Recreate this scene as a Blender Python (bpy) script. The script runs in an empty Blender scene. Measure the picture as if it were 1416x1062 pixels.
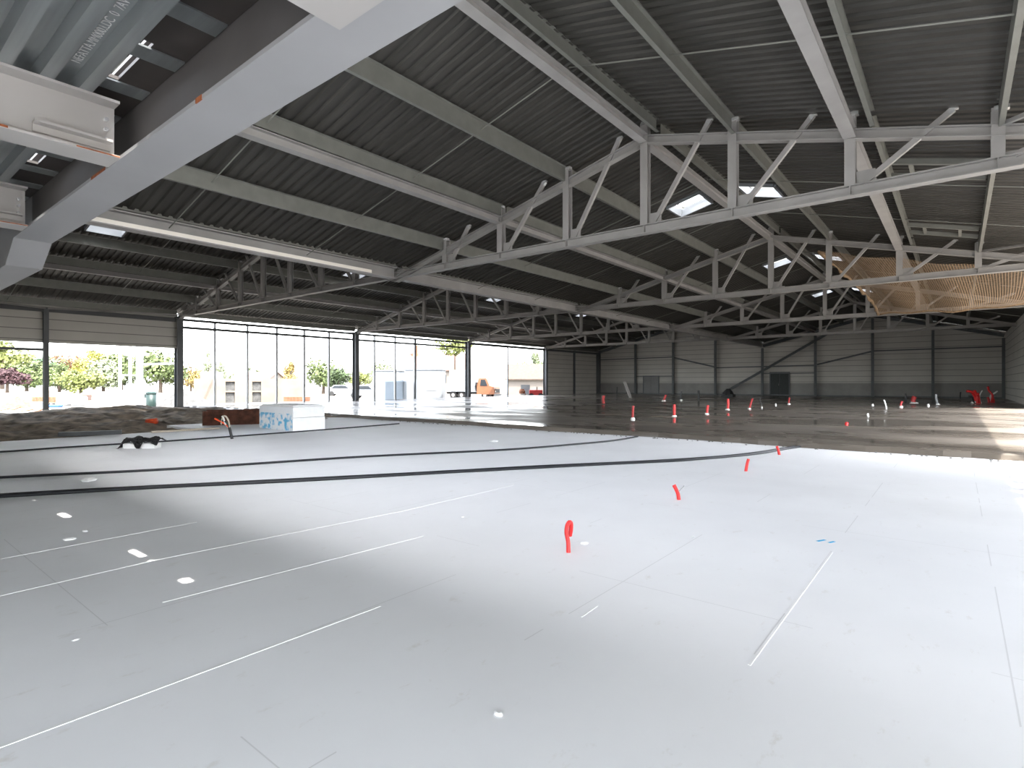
import bpy, math, random
from mathutils import Vector, Matrix
random.seed(11)
C = bpy.context.scene.collection
pi = math.pi
# ------------------------------------------------------------------ camera model
F, YAW, HZ, CH = 770.0, 0.675, 529.3, 1.40
SY, CY = math.sin(YAW), math.cos(YAW)
def P(u, v, z=0.0):
    """point at height z seen at pixel (u, v) of the 1416x1062 frame"""
    d = F * (CH - z) / (v - HZ); r = (u - 708) / F * d
    return Vector((CY * r - SY * d, SY * r + CY * d, z))
def pd(u, d, z=0.0):
    """point at forward distance d in the direction of pixel column u"""
    r = (u - 708) / F * d
    return Vector((CY * r - SY * d, SY * r + CY * d, z))
RIGHT = Vector((CY, SY, 0)); FWD = Vector((-SY, CY, 0))

# ------------------------------------------------------------------ materials
def mat(name, col, rough=0.6, metal=0.0, var=0.12, scale=3.0, bump=0.0, bscale=40.0, spec=0.4, stretch=None, col2=None, var2=None):
    m = bpy.data.materials.new(name); m.use_nodes = True
    n = m.node_tree.nodes; l = m.node_tree.links
    b = n['Principled BSDF']
    b.inputs['Roughness'].default_value = rough; b.inputs['Metallic'].default_value = metal
    b.inputs['Specular IOR Level'].default_value = spec
    tc = n.new('ShaderNodeTexCoord'); mp = n.new('ShaderNodeMapping')
    l.new(tc.outputs['Object'], mp.inputs['Vector'])
    if stretch: mp.inputs['Scale'].default_value = stretch
    nz = n.new('ShaderNodeTexNoise'); nz.inputs['Scale'].default_value = scale; nz.inputs['Detail'].default_value = 5
    l.new(mp.outputs[0], nz.inputs['Vector'])
    cr = n.new('ShaderNodeValToRGB')
    c2 = col2 if col2 else [c * (1 - var) for c in col]
    cr.color_ramp.elements[0].position = 0.35; cr.color_ramp.elements[0].color = (*c2, 1)
    cr.color_ramp.elements[1].position = 0.65; cr.color_ramp.elements[1].color = (*[min(1, c * (1 + var * .5)) for c in col], 1)
    l.new(nz.outputs['Fac'], cr.inputs['Fac']); l.new(cr.outputs['Color'], b.inputs['Base Color'])
    if bump:
        n2 = n.new('ShaderNodeTexNoise'); n2.inputs['Scale'].default_value = bscale; n2.inputs['Detail'].default_value = 4
        l.new(mp.outputs[0], n2.inputs['Vector'])
        bp = n.new('ShaderNodeBump'); bp.inputs['Strength'].default_value = bump; bp.inputs['Distance'].default_value = 0.02
        l.new(n2.outputs['Fac'], bp.inputs['Height']); l.new(bp.outputs['Normal'], b.inputs['Normal'])
    return m
M = {}
M['paint'] = mat('grey primer paint', (.32, .31, .30), .55, 0, .1, 1.5)
M['column'] = mat('dark column paint', (.13, .14, .15), .5, 0, .12, 1.5)
M['rail'] = mat('window rail paint', (.10, .105, .11), .5, 0, .1, 2)
M['mullion'] = mat('galvanised mullion', (.42, .44, .46), .4, .5, .1, 4)
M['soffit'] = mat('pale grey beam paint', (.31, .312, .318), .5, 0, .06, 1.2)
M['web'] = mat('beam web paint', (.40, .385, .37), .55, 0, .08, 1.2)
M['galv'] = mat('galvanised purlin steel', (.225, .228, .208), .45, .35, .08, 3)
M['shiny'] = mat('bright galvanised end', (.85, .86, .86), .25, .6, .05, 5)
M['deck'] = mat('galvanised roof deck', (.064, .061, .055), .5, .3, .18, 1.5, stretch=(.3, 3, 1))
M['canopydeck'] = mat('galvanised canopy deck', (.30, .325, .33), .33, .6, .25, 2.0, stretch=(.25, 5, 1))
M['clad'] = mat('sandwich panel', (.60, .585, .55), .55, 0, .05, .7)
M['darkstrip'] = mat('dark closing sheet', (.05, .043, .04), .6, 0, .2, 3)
M['shadedweb'] = mat('shaded web paint', (.105, .098, .095), .6, 0, .1, 2)  # canopy beam web, shade under the deck put into the colour
M['cream'] = mat('lit edge cream', (.88, .83, .76), .5, 0, .04, 2)
M['rust'] = mat('rusty steel', (.085, .03, .016), .85, .1, .5, 5, .5, 30)
M['rustchip'] = mat('rust stain', (.30, .09, .03), .8, 0, .4, 30)
M['foam'] = mat('white foam', (.82, .83, .83), .8, 0, .04, 6)
M['concrete'] = mat('plinth concrete', (.20, .195, .185), .85, 0, .3, 2, .3, 30)
M['soil'] = mat('excavated soil', (.25, .205, .155), .95, 0, .6, 2.4, 1.0, 7)
M['ground'] = mat('pale site ground', (.225, .208, .183), .95, 0, .25, .25, .6, 3)
M['gravel'] = mat('grey gravel', (.07, .07, .068), .95, 0, .35, 3, 1.0, 14)
M['sand'] = mat('pale sand', (.13, .108, .082), .95, 0, .2, 2, .8, 8)
M['blockwall'] = mat('pale block wall', (.15, .125, .10), .9, 0, .12, 1.2)
M['white'] = mat('white painted sheet', (.22, .235, .25), .5, 0, .05, 1)
M['bluewhite'] = mat('pale blue sheet', (.40, .47, .54), .5, 0, .08, 1)
M['black'] = mat('black plastic film', (.012, .012, .013), .45, 0, .4, 9, .6, 20)
M['cable'] = mat('black conduit', (.018, .02, .024), .45, 0, .3, 6)
M['red'] = mat('red corrugated sleeve', (.72, .03, .03), .4, 0, .15, 10)
M['redd'] = mat('dull red sleeve', (.40, .03, .03), .5, 0, .2, 10)
M['grey'] = mat('grey plastic pipe', (.30, .31, .32), .45, 0, .15, 6)
M['dark'] = mat('dark conduit', (.03, .03, .032), .5, 0, .2, 6)
M['pvc'] = mat('white plastic', (.80, .80, .78), .45, 0, .05, 6)
M['wood'] = mat('pale timber', (.46, .40, .32), .8, 0, .25, 4, .2, 30, stretch=(1, 8, 8))
M['slate'] = mat('grey steel length', (.075, .08, .085), .55, .2, .2, 4)
M['orange'] = mat('orange plastic', (.75, .085, .02), .45, 0, .1, 5)
M['green'] = mat('dark green plastic', (.012, .03, .027), .5, 0, .15, 5)
M['brick'] = mat('orange brick', (.20, .085, .048), .9, 0, .3, 6)
M['blue'] = mat('blue tarpaulin', (.03, .09, .25), .6, 0, .15, 5)
M['truckorange'] = mat('orange truck paint', (.27, .115, .06), .4, 0, .08, 2)
M['tyre'] = mat('tyre rubber', (.02, .02, .02), .8, 0, .2, 8)
M['hub'] = mat('wheel steel', (.35, .33, .32), .5, .4, .1, 8)
M['winglass'] = mat('dark cab glass', (.03, .035, .04), .1, 0, .1, 2, spec=.6)
M['tilepink'] = mat('pink roof tiles', (.10, .062, .05), .85, 0, .15, 3, .5, 10)
M['tilebrown'] = mat('brown roof tiles', (.065, .048, .037), .85, 0, .2, 3, .5, 10)
M['render'] = mat('cream house render', (.14, .125, .11), .9, 0, .06, 1)
M['doorpale'] = mat('pale grey door', (.21, .21, .21), .5, 0, .12, 3, stretch=(6, 1, 1))
M['doordark'] = mat('dark green grey door', (.028, .036, .036), .4, 0, .25, 3, stretch=(6, 1, 1))
M['bark'] = mat('bark', (.08, .06, .045), .9, 0, .3, 5)
M['bluepaint'] = mat('blue marker paint', (.04, .42, .72), .7, 0, .2, 20)
M['ink'] = mat('white printing ink', (.78, .79, .78), .7, 0, .3, 60)
M['plinth'] = mat('grey base sheet', (.30, .295, .28), .7, 0, .12, 1.2)
def leafmat(name, col):
    m = mat(name, [min(.6, c*.85) for c in col], .7, 0, .5, .9)
    return m
LEAF = {k: leafmat('leaf ' + k, c) for k, c in dict(
    mid=(.085, .115, .035), dark=(.035, .06, .018), light=(.16, .185, .05), lime=(.24, .24, .045), rusty=(.22, .115, .05),
    red=(.055, .022, .026), pale=(.20, .235, .135), teal=(.07, .13, .065), gold=(.24, .17, .05)).items()}

def cladding_material():
    m = M['clad']; n = m.node_tree.nodes; l = m.node_tree.links; b = n['Principled BSDF']
    tc = n.new('ShaderNodeTexCoord'); sx = n.new('ShaderNodeSeparateXYZ'); l.new(tc.outputs['Object'], sx.inputs[0])
    md = n.new('ShaderNodeMath'); md.operation = 'PINGPONG'; md.inputs[1].default_value = .25; l.new(sx.outputs['Z'], md.inputs[0])
    gt = n.new('ShaderNodeMath'); gt.operation = 'LESS_THAN'; gt.inputs[1].default_value = .022; l.new(md.outputs[0], gt.inputs[0])
    mx = n.new('ShaderNodeMix'); mx.data_type = 'RGBA'
    src = b.inputs['Base Color'].links[0].from_socket
    l.new(gt.outputs[0], mx.inputs[0]); l.new(src, mx.inputs[6]); mx.inputs[7].default_value = (.27, .265, .25, 1)
    l.new(mx.outputs[2], b.inputs['Base Color'])
cladding_material()

def floor_material():
    m = mat('insulation board floor', (.835, .845, .86), .62, 0, .05, .55, spec=.3)
    n = m.node_tree.nodes; l = m.node_tree.links; b = n['Principled BSDF']
    src = b.inputs['Base Color'].links[0].from_socket
    tc = n.new('ShaderNodeTexCoord'); sx = n.new('ShaderNodeSeparateXYZ'); l.new(tc.outputs['Object'], sx.inputs[0])
    def math_(op, a, v=None):
        k = n.new('ShaderNodeMath'); k.operation = op
        l.new(a, k.inputs[0])
        if v is not None:
            if isinstance(v, (int, float)): k.inputs[1].default_value = v
            else: l.new(v, k.inputs[1])
        return k.outputs[0]
    # board joints every 1.02 m in X, and every 2.5 m in Y
    jx = math_('LESS_THAN', math_('PINGPONG', math_('ADD', sx.outputs['X'], 100 * 1.02 + .82), .51), .0035)
    jy = math_('LESS_THAN', math_('PINGPONG', math_('ADD', sx.outputs['Y'], 101.45), 1.25), .003)
    j = math_('MAXIMUM', jx, jy)
    nz = n.new('ShaderNodeTexNoise'); nz.inputs['Scale'].default_value = .8; l.new(tc.outputs['Object'], nz.inputs['Vector'])
    j = math_('MULTIPLY', j, math_('MULTIPLY', math_('GREATER_THAN', nz.outputs['Fac'], .50), .35))
    mx = n.new('ShaderNodeMix'); mx.data_type = 'RGBA'; l.new(j, mx.inputs[0]); l.new(src, mx.inputs[6]); mx.inputs[7].default_value = (.42, .42, .42, 1)
    # brownish footprints and scuffs
    mp = n.new('ShaderNodeMapping'); mp.inputs['Scale'].default_value = (5.5, 2.6, 1); l.new(tc.outputs['Object'], mp.inputs['Vector'])
    n3 = n.new('ShaderNodeTexNoise'); n3.inputs['Scale'].default_value = 1.4; n3.inputs['Detail'].default_value = 9; n3.inputs['Roughness'].default_value = .72
    l.new(mp.outputs[0], n3.inputs['Vector'])
    cr = n.new('ShaderNodeValToRGB'); cr.color_ramp.elements[0].position = .60; cr.color_ramp.elements[0].color = (0, 0, 0, 1)
    cr.color_ramp.elements[1].position = .78; cr.color_ramp.elements[1].color = (.75, .75, .75, 1)
    l.new(n3.outputs['Fac'], cr.inputs['Fac'])
    m2 = n.new('ShaderNodeMix'); m2.data_type = 'RGBA'; l.new(cr.outputs['Color'], m2.inputs[0]); l.new(mx.outputs[2], m2.inputs[6]); m2.inputs[7].default_value = (.62, .595, .55, 1)
    l.new(m2.outputs[2], b.inputs['Base Color'])
    return m
M['floor'] = floor_material()

def wet_material():
    m = mat('wet concrete', (.14, .122, .102), .3, 0, .25, .35, .035, 7, spec=.5, stretch=(.6, 1.4, 1))
    n = m.node_tree.nodes; l = m.node_tree.links; b = n['Principled BSDF']
    tc = n.new('ShaderNodeTexCoord'); mp = n.new('ShaderNodeMapping'); mp.inputs['Scale'].default_value = (.16, .3, 1)
    l.new(tc.outputs['Object'], mp.inputs['Vector'])
    nz = n.new('ShaderNodeTexNoise'); nz.inputs['Scale'].default_value = 1.3; nz.inputs['Detail'].default_value = 3; l.new(mp.outputs[0], nz.inputs['Vector'])
    cr = n.new('ShaderNodeValToRGB'); cr.color_ramp.elements[0].position = .40; cr.color_ramp.elements[0].color = (.10, .10, .10, 1)
    cr.color_ramp.elements[1].position = .60; cr.color_ramp.elements[1].color = (.42, .42, .42, 1)
    l.new(nz.outputs['Fac'], cr.inputs['Fac']); l.new(cr.outputs['Color'], b.inputs['Roughness'])
    return m
M['wet'] = wet_material()

def net_material():
    m = bpy.data.materials.new('tan debris net'); m.use_nodes = True
    n = m.node_tree.nodes; l = m.node_tree.links; b = n['Principled BSDF']
    b.inputs['Base Color'].default_value = (.40, .28, .175, 1); b.inputs['Roughness'].default_value = .8
    tc = n.new('ShaderNodeTexCoord'); sx = n.new('ShaderNodeSeparateXYZ'); l.new(tc.outputs['UV'], sx.inputs[0])
    outs = []
    for k, ax in enumerate('XY'):
        p = n.new('ShaderNodeMath'); p.operation = 'PINGPONG'; p.inputs[1].default_value = .04; l.new(sx.outputs[ax], p.inputs[0])
        g = n.new('ShaderNodeMath'); g.operation = 'LESS_THAN'; g.inputs[1].default_value = .0095; l.new(p.outputs[0], g.inputs[0]); outs.append(g.outputs[0])
    mx = n.new('ShaderNodeMath'); mx.operation = 'MAXIMUM'; l.new(outs[0], mx.inputs[0]); l.new(outs[1], mx.inputs[1])
    tr = n.new('ShaderNodeBsdfTransparent'); ms = n.new('ShaderNodeMixShader')
    l.new(mx.outputs[0], ms.inputs[0]); l.new(tr.outputs[0], ms.inputs[1]); l.new(b.outputs[0], ms.inputs[2])
    l.new(ms.outputs[0], n['Material Output'].inputs['Surface'])
    return m
M['net'] = net_material()
M['netroll'] = mat('tan net roll', (.27, .185, .11), .85, 0, .3, 8, .6, 30)

def dome_material():
    m = bpy.data.materials.new('opal rooflight sheet'); m.use_nodes = True
    n = m.node_tree.nodes; l = m.node_tree.links
    t = n.new('ShaderNodeBsdfTranslucent'); t.inputs['Color'].default_value = (.97, .97, .97, 1)
    tr = n.new('ShaderNodeBsdfTransparent'); ms = n.new('ShaderNodeMixShader'); ms.inputs[0].default_value = .12
    nz = n.new('ShaderNodeTexNoise'); nz.inputs['Scale'].default_value = 2
    l.new(t.outputs[0], ms.inputs[1]); l.new(tr.outputs[0], ms.inputs[2]); l.new(ms.outputs[0], n['Material Output'].inputs['Surface'])
    return m
M['dome'] = dome_material()

def wrap_material():
    m = mat('white and blue printed wrap', (.80, .83, .85), .4, 0, .03, 3)
    n = m.node_tree.nodes; l = m.node_tree.links; b = n['Principled BSDF']; src = b.inputs['Base Color'].links[0].from_socket
    tc = n.new('ShaderNodeTexCoord'); nz = n.new('ShaderNodeTexNoise'); nz.inputs['Scale'].default_value = 5.5; nz.inputs['Detail'].default_value = 4
    l.new(tc.outputs['Object'], nz.inputs['Vector'])
    cr = n.new('ShaderNodeValToRGB'); cr.color_ramp.elements[0].position = .48; cr.color_ramp.elements[0].color = (0, 0, 0, 1)
    cr.color_ramp.elements[1].position = .60; cr.color_ramp.elements[1].color = (1, 1, 1, 1); l.new(nz.outputs['Fac'], cr.inputs['Fac'])
    sx = n.new('ShaderNodeSeparateXYZ'); l.new(tc.outputs['Object'], sx.inputs[0])
    lt = n.new('ShaderNodeMath'); lt.operation = 'LESS_THAN'; lt.inputs[1].default_value = .50; l.new(sx.outputs['Z'], lt.inputs[0])
    mu = n.new('ShaderNodeMath'); mu.operation = 'MULTIPLY'; l.new(cr.outputs['Color'], mu.inputs[0]); l.new(lt.outputs[0], mu.inputs[1])
    mx = n.new('ShaderNodeMix'); mx.data_type = 'RGBA'; l.new(mu.outputs[0], mx.inputs[0]); l.new(src, mx.inputs[6]); mx.inputs[7].default_value = (.10, .45, .70, 1)
    l.new(mx.outputs[2], b.inputs['Base Color'])
    return m
M['wrap'] = wrap_material()

# ------------------------------------------------------------------ mesh collector
class MB:
    def __init__(s): s.v = []; s.f = []; s.mi = []; s.uv = None; s.smooth = False
    def poly(s, pts, mi=0):
        k = len(s.v); s.v += [tuple(p) for p in pts]; s.f.append(tuple(range(k, k + len(pts)))); s.mi.append(mi)
    def box(s, a, b, mi=0):
        x0, y0, z0 = a; x1, y1, z1 = b
        k = len(s.v)
        s.v += [(x0,y0,z0),(x1,y0,z0),(x1,y1,z0),(x0,y1,z0),(x0,y0,z1),(x1,y0,z1),(x1,y1,z1),(x0,y1,z1)]
        for q in ((3,2,1,0),(4,5,6,7),(0,1,5,4),(1,2,6,5),(2,3,7,6),(3,0,4,7)):
            s.f.append(tuple(k + i for i in q)); s.mi.append(mi)
        return s
    def frame(s, p0, p1, up=(0, 0, 1)):
        p0 = Vector(p0); p1 = Vector(p1); d = (p1 - p0).normalized(); up = Vector(up)
        sd = d.cross(up)
        if sd.length < 1e-4: sd = d.cross(Vector((1, 0, 0)))
        sd.normalize(); u = sd.cross(d).normalized()
        return p0, p1, sd, u
    def extrude(s, prof, p0, p1, up=(0, 0, 1), mi=0, cap=True):
        """closed profile [(side, up)] swept from p0 to p1"""
        p0, p1, sd, u = s.frame(p0, p1, up); n = len(prof); k = len(s.v)
        for p in (p0, p1):
            s.v += [tuple(p + sd * a + u * b) for a, b in prof]
        for i in range(n):
            j = (i + 1) % n
            s.f.append((k + i, k + j, k + n + j, k + n + i)); s.mi.append(mi)
        if cap:
            s.f.append(tuple(k + i for i in reversed(range(n)))); s.f.append(tuple(k + n + i for i in range(n))); s.mi += [mi, mi]
        return s
    def bar(s, p0, p1, w, h=None, up=(0, 0, 1), mi=0):
        h = h or w
        return s.extrude([(-w/2,-h/2),(w/2,-h/2),(w/2,h/2),(-w/2,h/2)], p0, p1, up, mi)
    def ibeam(s, p0, p1, depth, width, tf=.018, tw=.012, up=(0, 0, 1), mi=0):
        d, w = depth/2, width/2; t = tw/2
        pr = [(-w,-d),(w,-d),(w,-d+tf),(t,-d+tf),(t,d-tf),(w,d-tf),(w,d),(-w,d),(-w,d-tf),(-t,d-tf),(-t,-d+tf),(-w,-d+tf)]
        return s.extrude(pr, p0, p1, up, mi)
    def csec(s, p0, p1, depth, width, t=.006, flip=1, up=(0, 0, 1), mi=0):
        d = depth/2; w = width * flip; t2 = t*flip; lip = .02
        pr = [(0,-d),(w,-d),(w,-d+lip),(w-t2,-d+lip),(w-t2,-d+t),(t2,-d+t),(t2,d-t),(w-t2,d-t),(w-t2,d-lip),(w,d-lip),(w,d),(0,d)]
        if flip < 0: pr = pr[::-1]
        return s.extrude(pr, p0, p1, up, mi)
    def tube(s, pts, r, n=8, mi=0, cap=True, rads=None):
        pts = [Vector(p) for p in pts]; k0 = len(s.v); N = len(pts)
        prev = None
        for i, p in enumerate(pts):
            d = (pts[min(i+1, N-1)] - pts[max(i-1, 0)]).normalized()
            if prev is None:
                a = d.orthogonal().normalized()
            else:
                a = (prev - d * prev.dot(d)).normalized()
            prev = a; b = d.cross(a); rr = rads[i] if rads else r
            for q in range(n):
                t = 2*pi*q/n; s.v.append(tuple(p + a*math.cos(t)*rr + b*math.sin(t)*rr))
        for i in range(N-1):
            for q in range(n):
                w = (q+1) % n
                s.f.append((k0+i*n+q, k0+i*n+w, k0+(i+1)*n+w, k0+(i+1)*n+q)); s.mi.append(mi)
        if cap:
            s.f.append(tuple(k0+q for q in reversed(range(n)))); s.f.append(tuple(k0+(N-1)*n+q for q in range(n))); s.mi += [mi, mi]
        return s
    def lathe(s, prof, c=(0,0,0), n=16, mi=0):
        k = len(s.v); c = Vector(c)
        for r, z in prof:
            for q in range(n):
                t = 2*pi*q/n; s.v.append((c.x+r*math.cos(t), c.y+r*math.sin(t), c.z+z))
        for i in range(len(prof)-1):
            for q in range(n):
                w = (q+1) % n; s.f.append((k+i*n+q, k+i*n+w, k+(i+1)*n+w, k+(i+1)*n+q)); s.mi.append(mi)
        s.f.append(tuple(k+q for q in reversed(range(n)))); s.f.append(tuple(k+(len(prof)-1)*n+q for q in range(n))); s.mi += [mi, mi]
        return s
    def build(s, name, mats, parent=None, smooth=False, bevel=0, loc=None, rotz=0):
        me = bpy.data.meshes.new(name); me.from_pydata(s.v, [], s.f); me.update()
        if not isinstance(mats, (list, tuple)): mats = [mats]
        for m in mats: me.materials.append(m)
        for p, i in zip(me.polygons, s.mi): p.material_index = i; p.use_smooth = smooth
        o = bpy.data.objects.new(name, me); C.objects.link(o)
        if parent: o.parent = parent
        if loc is not None: o.location = loc
        o.rotation_euler.z = rotz
        if bevel:
            b = o.modifiers.new('edge', 'BEVEL'); b.width = bevel; b.segments = 2; b.limit_method = 'ANGLE'
        return o
def empty(name, loc, rz=0):
    o = bpy.data.objects.new(name, None); C.objects.link(o); o.location = loc; o.rotation_euler.z = rz; o.empty_display_size = .2
    return o
def tag(o, label, cat, group=None, kind=None):
    o['label'] = label; o['category'] = cat
    if group: o['group'] = group
    if kind: o['kind'] = kind
    return o
def struct(o, label=None):
    o['kind'] = 'structure'
    if label: o['label'] = label
    return o

# ------------------------------------------------------------------ building grid
NX = [-34.5,-32.0,-29.54,-27.13,-24.93,-22.6,-20.24,-17.92,-15.5,-13.04,-10.7,-8.34,-6.05,-3.93,-1.665,.547,3.0]
YL = [1.5, 12.85, 24.75, 36.75, 48.85, 60.3]
HB = 5.09
def chord(x):
    d = min(abs(x - NX[4]), abs(x - NX[12])); return 7.52 - .250 * d
SLAB = .12
# floor, slab, soil
b = MB(); b.box((-17.8, -5, -.3), (3.4, 13.9, 0)); b.box((-20.3, 7.2, -.3), (-17.8, 13.9, -.001))
struct(b.build('floor', M['floor']), 'pale grey insulation board floor in the foreground')
b = MB()
N = 90; xs = [-34.2 + i * 37.3 / N for i in range(N + 1)]
edge = []
for i, x in enumerate(xs):
    edge.append(13.45 + .10 * math.sin(x * .8) + random.uniform(-.05, .05))
for i in range(N):
    x0, x1, y0, y1 = xs[i], xs[i+1], edge[i], edge[i+1]
    b.poly([(x0, y0, SLAB), (x1, y1, SLAB), (x1, 60.3, SLAB), (x0, 60.3, SLAB)])
    b.poly([(x0, y0-.03, SLAB-.03), (x1, y1-.03, SLAB-.03), (x1, y1, SLAB), (x0, y0, SLAB)])
    b.poly([(x0, y0-.07, 0), (x1, y1-.07, 0), (x1, y1-.03, SLAB-.03), (x0, y0-.03, SLAB-.03)])
b.box((-34.2, 13.9, -.3), (3.1, 60.3, .0))
struct(b.build('floor_slab', M['wet']), 'wet freshly poured concrete slab in the back of the hall')
# spill crumbs along the pour edge
b = MB()
for i in range(150):
    x = random.uniform(-17, 2.4); y = 13.3 - abs(random.gauss(0, .12)); r = random.uniform(.008, .03)
    b.lathe([(r*.6, 0), (r, r*.4), (r*.5, r*.8)], (x, y, 0), 5)
tag(b.build('concrete_crumbs', M['concrete']), 'small concrete crumbs spilled along the front edge of the wet slab', 'crumbs', kind='stuff')
# soil along the left side
b = MB(); nx, ny = 44, 40
def soilz(x, y):
    h = .0 + .10 * math.sin(x * 1.3 + y * .7) * math.sin(y * 1.1)
    h += .38 * math.exp(-((x + 29) / 3.6) ** 2 - ((y - 8.3) / 3.4) ** 2) + .22 * math.exp(-((x + 24) / 2.2) ** 2 - ((y - 11) / 2.4) ** 2)
    h += .20 * math.exp(-((x + 21) / 1.6) ** 2 - ((y - 4) / 2.6) ** 2)
    return h - .07
pts = [[None]*(ny+1) for _ in range(nx+1)]
for i in range(nx+1):
    for j in range(ny+1):
        x = -34.2 + i*(16.6/nx); y = 1.62 + j*(11.75/ny)
        bq = 2.7*math.exp(-((y - 9.2)/2.2)**4); e = min(1, max(0, (-17.75 - bq - x)/1.2)); z = (soilz(x, y) + random.uniform(-.09, .09))*e - .06*(1-e)
        pts[i][j] = len(b.v); b.v.append((x, y, z))
for i in range(nx):
    for j in range(ny):
        b.f.append((pts[i][j], pts[i+1][j], pts[i+1][j+1], pts[i][j+1])); b.mi.append(0)
tag(b.build('soil', M['soil'], smooth=True), 'brown excavated soil heaped inside the left window bay', 'soil', kind='stuff')
b = MB(); b.poly([(-260, -160, -.3), (160, -160, -.3), (160, 260, -.3), (-260, 260, -.3)])
struct(b.build('ground', M['ground']))
# concrete upstand under the facade
b = MB(); b.box((-34.75, 1.5, -.3), (-34.3, 60.3, -.02))
struct(b.build('trim_1', M['concrete']), 'low concrete upstand below the left facade')

# ------------------------------------------------------------------ walls
def gable_poly(y, z0, x0, x1, off):
    xs_ = sorted([x0, x1] + [x for x in (NX[4], NX[8], NX[12]) if x0 < x < x1])
    return [(x1, y, z0), (x0, y, z0)] + [(x, y, chord(x) + off) for x in xs_]
def slab_wall(poly, dy, name, m, label):
    b = MB(); n = len(poly)
    b.poly(poly); b.poly([(p[0], p[1]+dy, p[2]) for p in reversed(poly)])
    for i in range(n):
        p, q = poly[i], poly[(i+1) % n]; b.poly([p, (p[0], p[1]+dy, p[2]), (q[0], q[1]+dy, q[2]), q])
    return struct(b.build(name, m), label)
slab_wall(gable_poly(60.45, SLAB, -34.7, 3.2, .33), .12, 'wall_back', M['clad'], 'pale horizontally clad back wall of the hall')
slab_wall(gable_poly(1.50, -.25, -34.7, -12.0, .33), .06, 'wall_front', M['clad'], 'clad wall of the hall front left of the canopy')
b = MB()
for i, j in ((4, 8), (8, 12), (12, 16)):
    xa = max(NX[i], -12.0); xb = NX[j]
    if xb > xa: b.ibeam((xa, 1.5, chord(xa)), (xb, 1.5, chord(xb)), .3, .2)
for xq in (-11.5, -6.05, 0.5): b.ibeam((xq, 1.5, 3.4), (xq, 1.5, chord(xq)-.1), .2, .2, up=(0, 1, 0))
struct(b.build('front_gable_frame', M['paint']))  # unseen gable rafters and posts added under the front roof edge
b = MB(); b.box((3.1, -4.2, 1.6), (3.2, 1.4, 3.3)); b.box((-12.1, -4.3, 0), (-1.6, -4.2, 3.1)); b.box((-12.1, -4.2, 0), (-12.0, 1.4, 3.3)); struct(b.build('wall_extension_unseen', M['clad']), 'unseen clad walls of the front extension, shaped for the light')  # out of view, openings shaped for the light on the near floor
b = MB(); b.box((-34.78, 1.5, 3.36), (-34.66, 12.85, 5.30)); b.box((-34.78, 48.9, -.05), (-34.66, 60.45, 5.45))
struct(b.build('wall_left', M['clad']), 'pale clad panel over the left opening and solid left wall at the back')
b = MB(); b.box((3.06, 1.5, .85), (3.16, 12.6, 4.62)); b.box((3.06, 1.5, 4.62), (3.16, 6.5, 5.5))  # unseen panel added to cut side light, ragged top lets sun dapples in
yy = 6.6
rg = random.Random(5)
while yy < 11.6:
    w_ = rg.uniform(.12, .45); b.box((3.07, yy, 4.62), (3.15, min(yy+w_, 11.6), 5.5 if rg.random() < .55 else rg.uniform(4.8, 5.2))); yy += w_ + rg.uniform(.15, .6)
struct(b.build('wall_right_light_block', M['clad']))
b = MB(); b.box((3.05, 37.0, .0), (3.17, 60.45, 5.5)); struct(b.build('wall_right', M['clad']), 'clad right wall of the back bays')
b = MB(); b.box((-34.5, 60.28, SLAB), (3.0, 60.44, SLAB+.10)); struct(b.build('baseboard_back', M['column']))
b = MB()
x = -34.3
b.box((-34.4, 60.36, SLAB+.1), (2.9, 60.44, 1.35)); b.box((-34.4, 60.33, 1.33), (2.9, 60.44, 1.39), 1)
struct(b.build('trim_2', [M['plinth'], M['web']]), 'slightly darker base sheet along the foot of the back wall')
# back wall posts and rails
posts = [0, 2, 4, 6, 8, 10, 12, 14, 16]
names9 = ['at the left corner', 'second from the left corner', 'third from the left corner', 'fourth from the left corner', 'in the middle under the valley',
          'fourth from the right corner', 'third from the right corner', 'second from the right corner', 'at the right corner']
for q, i in enumerate(posts):
    x = NX[i]; x = x + .15 if i == 0 else (x - .1 if i == 16 else x)
    b = MB(); b.ibeam((x, 60.1, SLAB), (x, 60.1, chord(x) - .24), .24, .20, up=(0, 1, 0))
    tag(b.build('wall_post', M['column']), 'slim steel post against the back wall, ' + names9[q], 'post', 'back wall posts')
def rail(p, q, w, name, label, cat='rail', m='column'):
    b = MB(); b.bar(p, q, w, w*1.1); return tag(b.build(name, M[m]), label, cat, 'back wall rails')
rail((NX[0], 60.2, 4.2), (NX[4], 60.2, 4.3), .10, 'wall_rail', 'high horizontal rail on the left end of the back wall')
rail((NX[4]+.13, 60.2, 4.2), (NX[6]-.13, 60.2, 3.1), .13, 'sloping_brace', 'brace sloping down rightwards from the third back wall post')
rail((NX[6], 60.2, 3.0), (NX[10], 60.2, 3.1), .10, 'wall_rail', 'lower horizontal rail in the middle of the back wall')
rail((NX[10]+.13, 60.2, 3.15), (NX[12]-.13, 60.2, 4.25), .13, 'sloping_brace', 'brace sloping up rightwards beside the dark door bay')
rail((NX[12], 60.2, 4.3), (NX[16], 60.2, 4.35), .10, 'wall_rail', 'high horizontal rail on the right end of the back wall')
rail((NX[2], 60.25, 2.15), (NX[4], 60.25, 2.15), .09, 'door_rail', 'low rail over the pale grey door')
rail((NX[8], 60.25, 2.35), (NX[10], 60.25, 2.35), .09, 'door_rail', 'low rail over the dark green door')
b = MB(); b.ibeam(( -19.4, 59.75, .24), (-9.6, 59.75, 6.05), .22, .22)
tag(b.build('diagonal_brace', M['column']), 'long thick diagonal brace rising rightwards across the back wall', 'brace')
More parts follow.
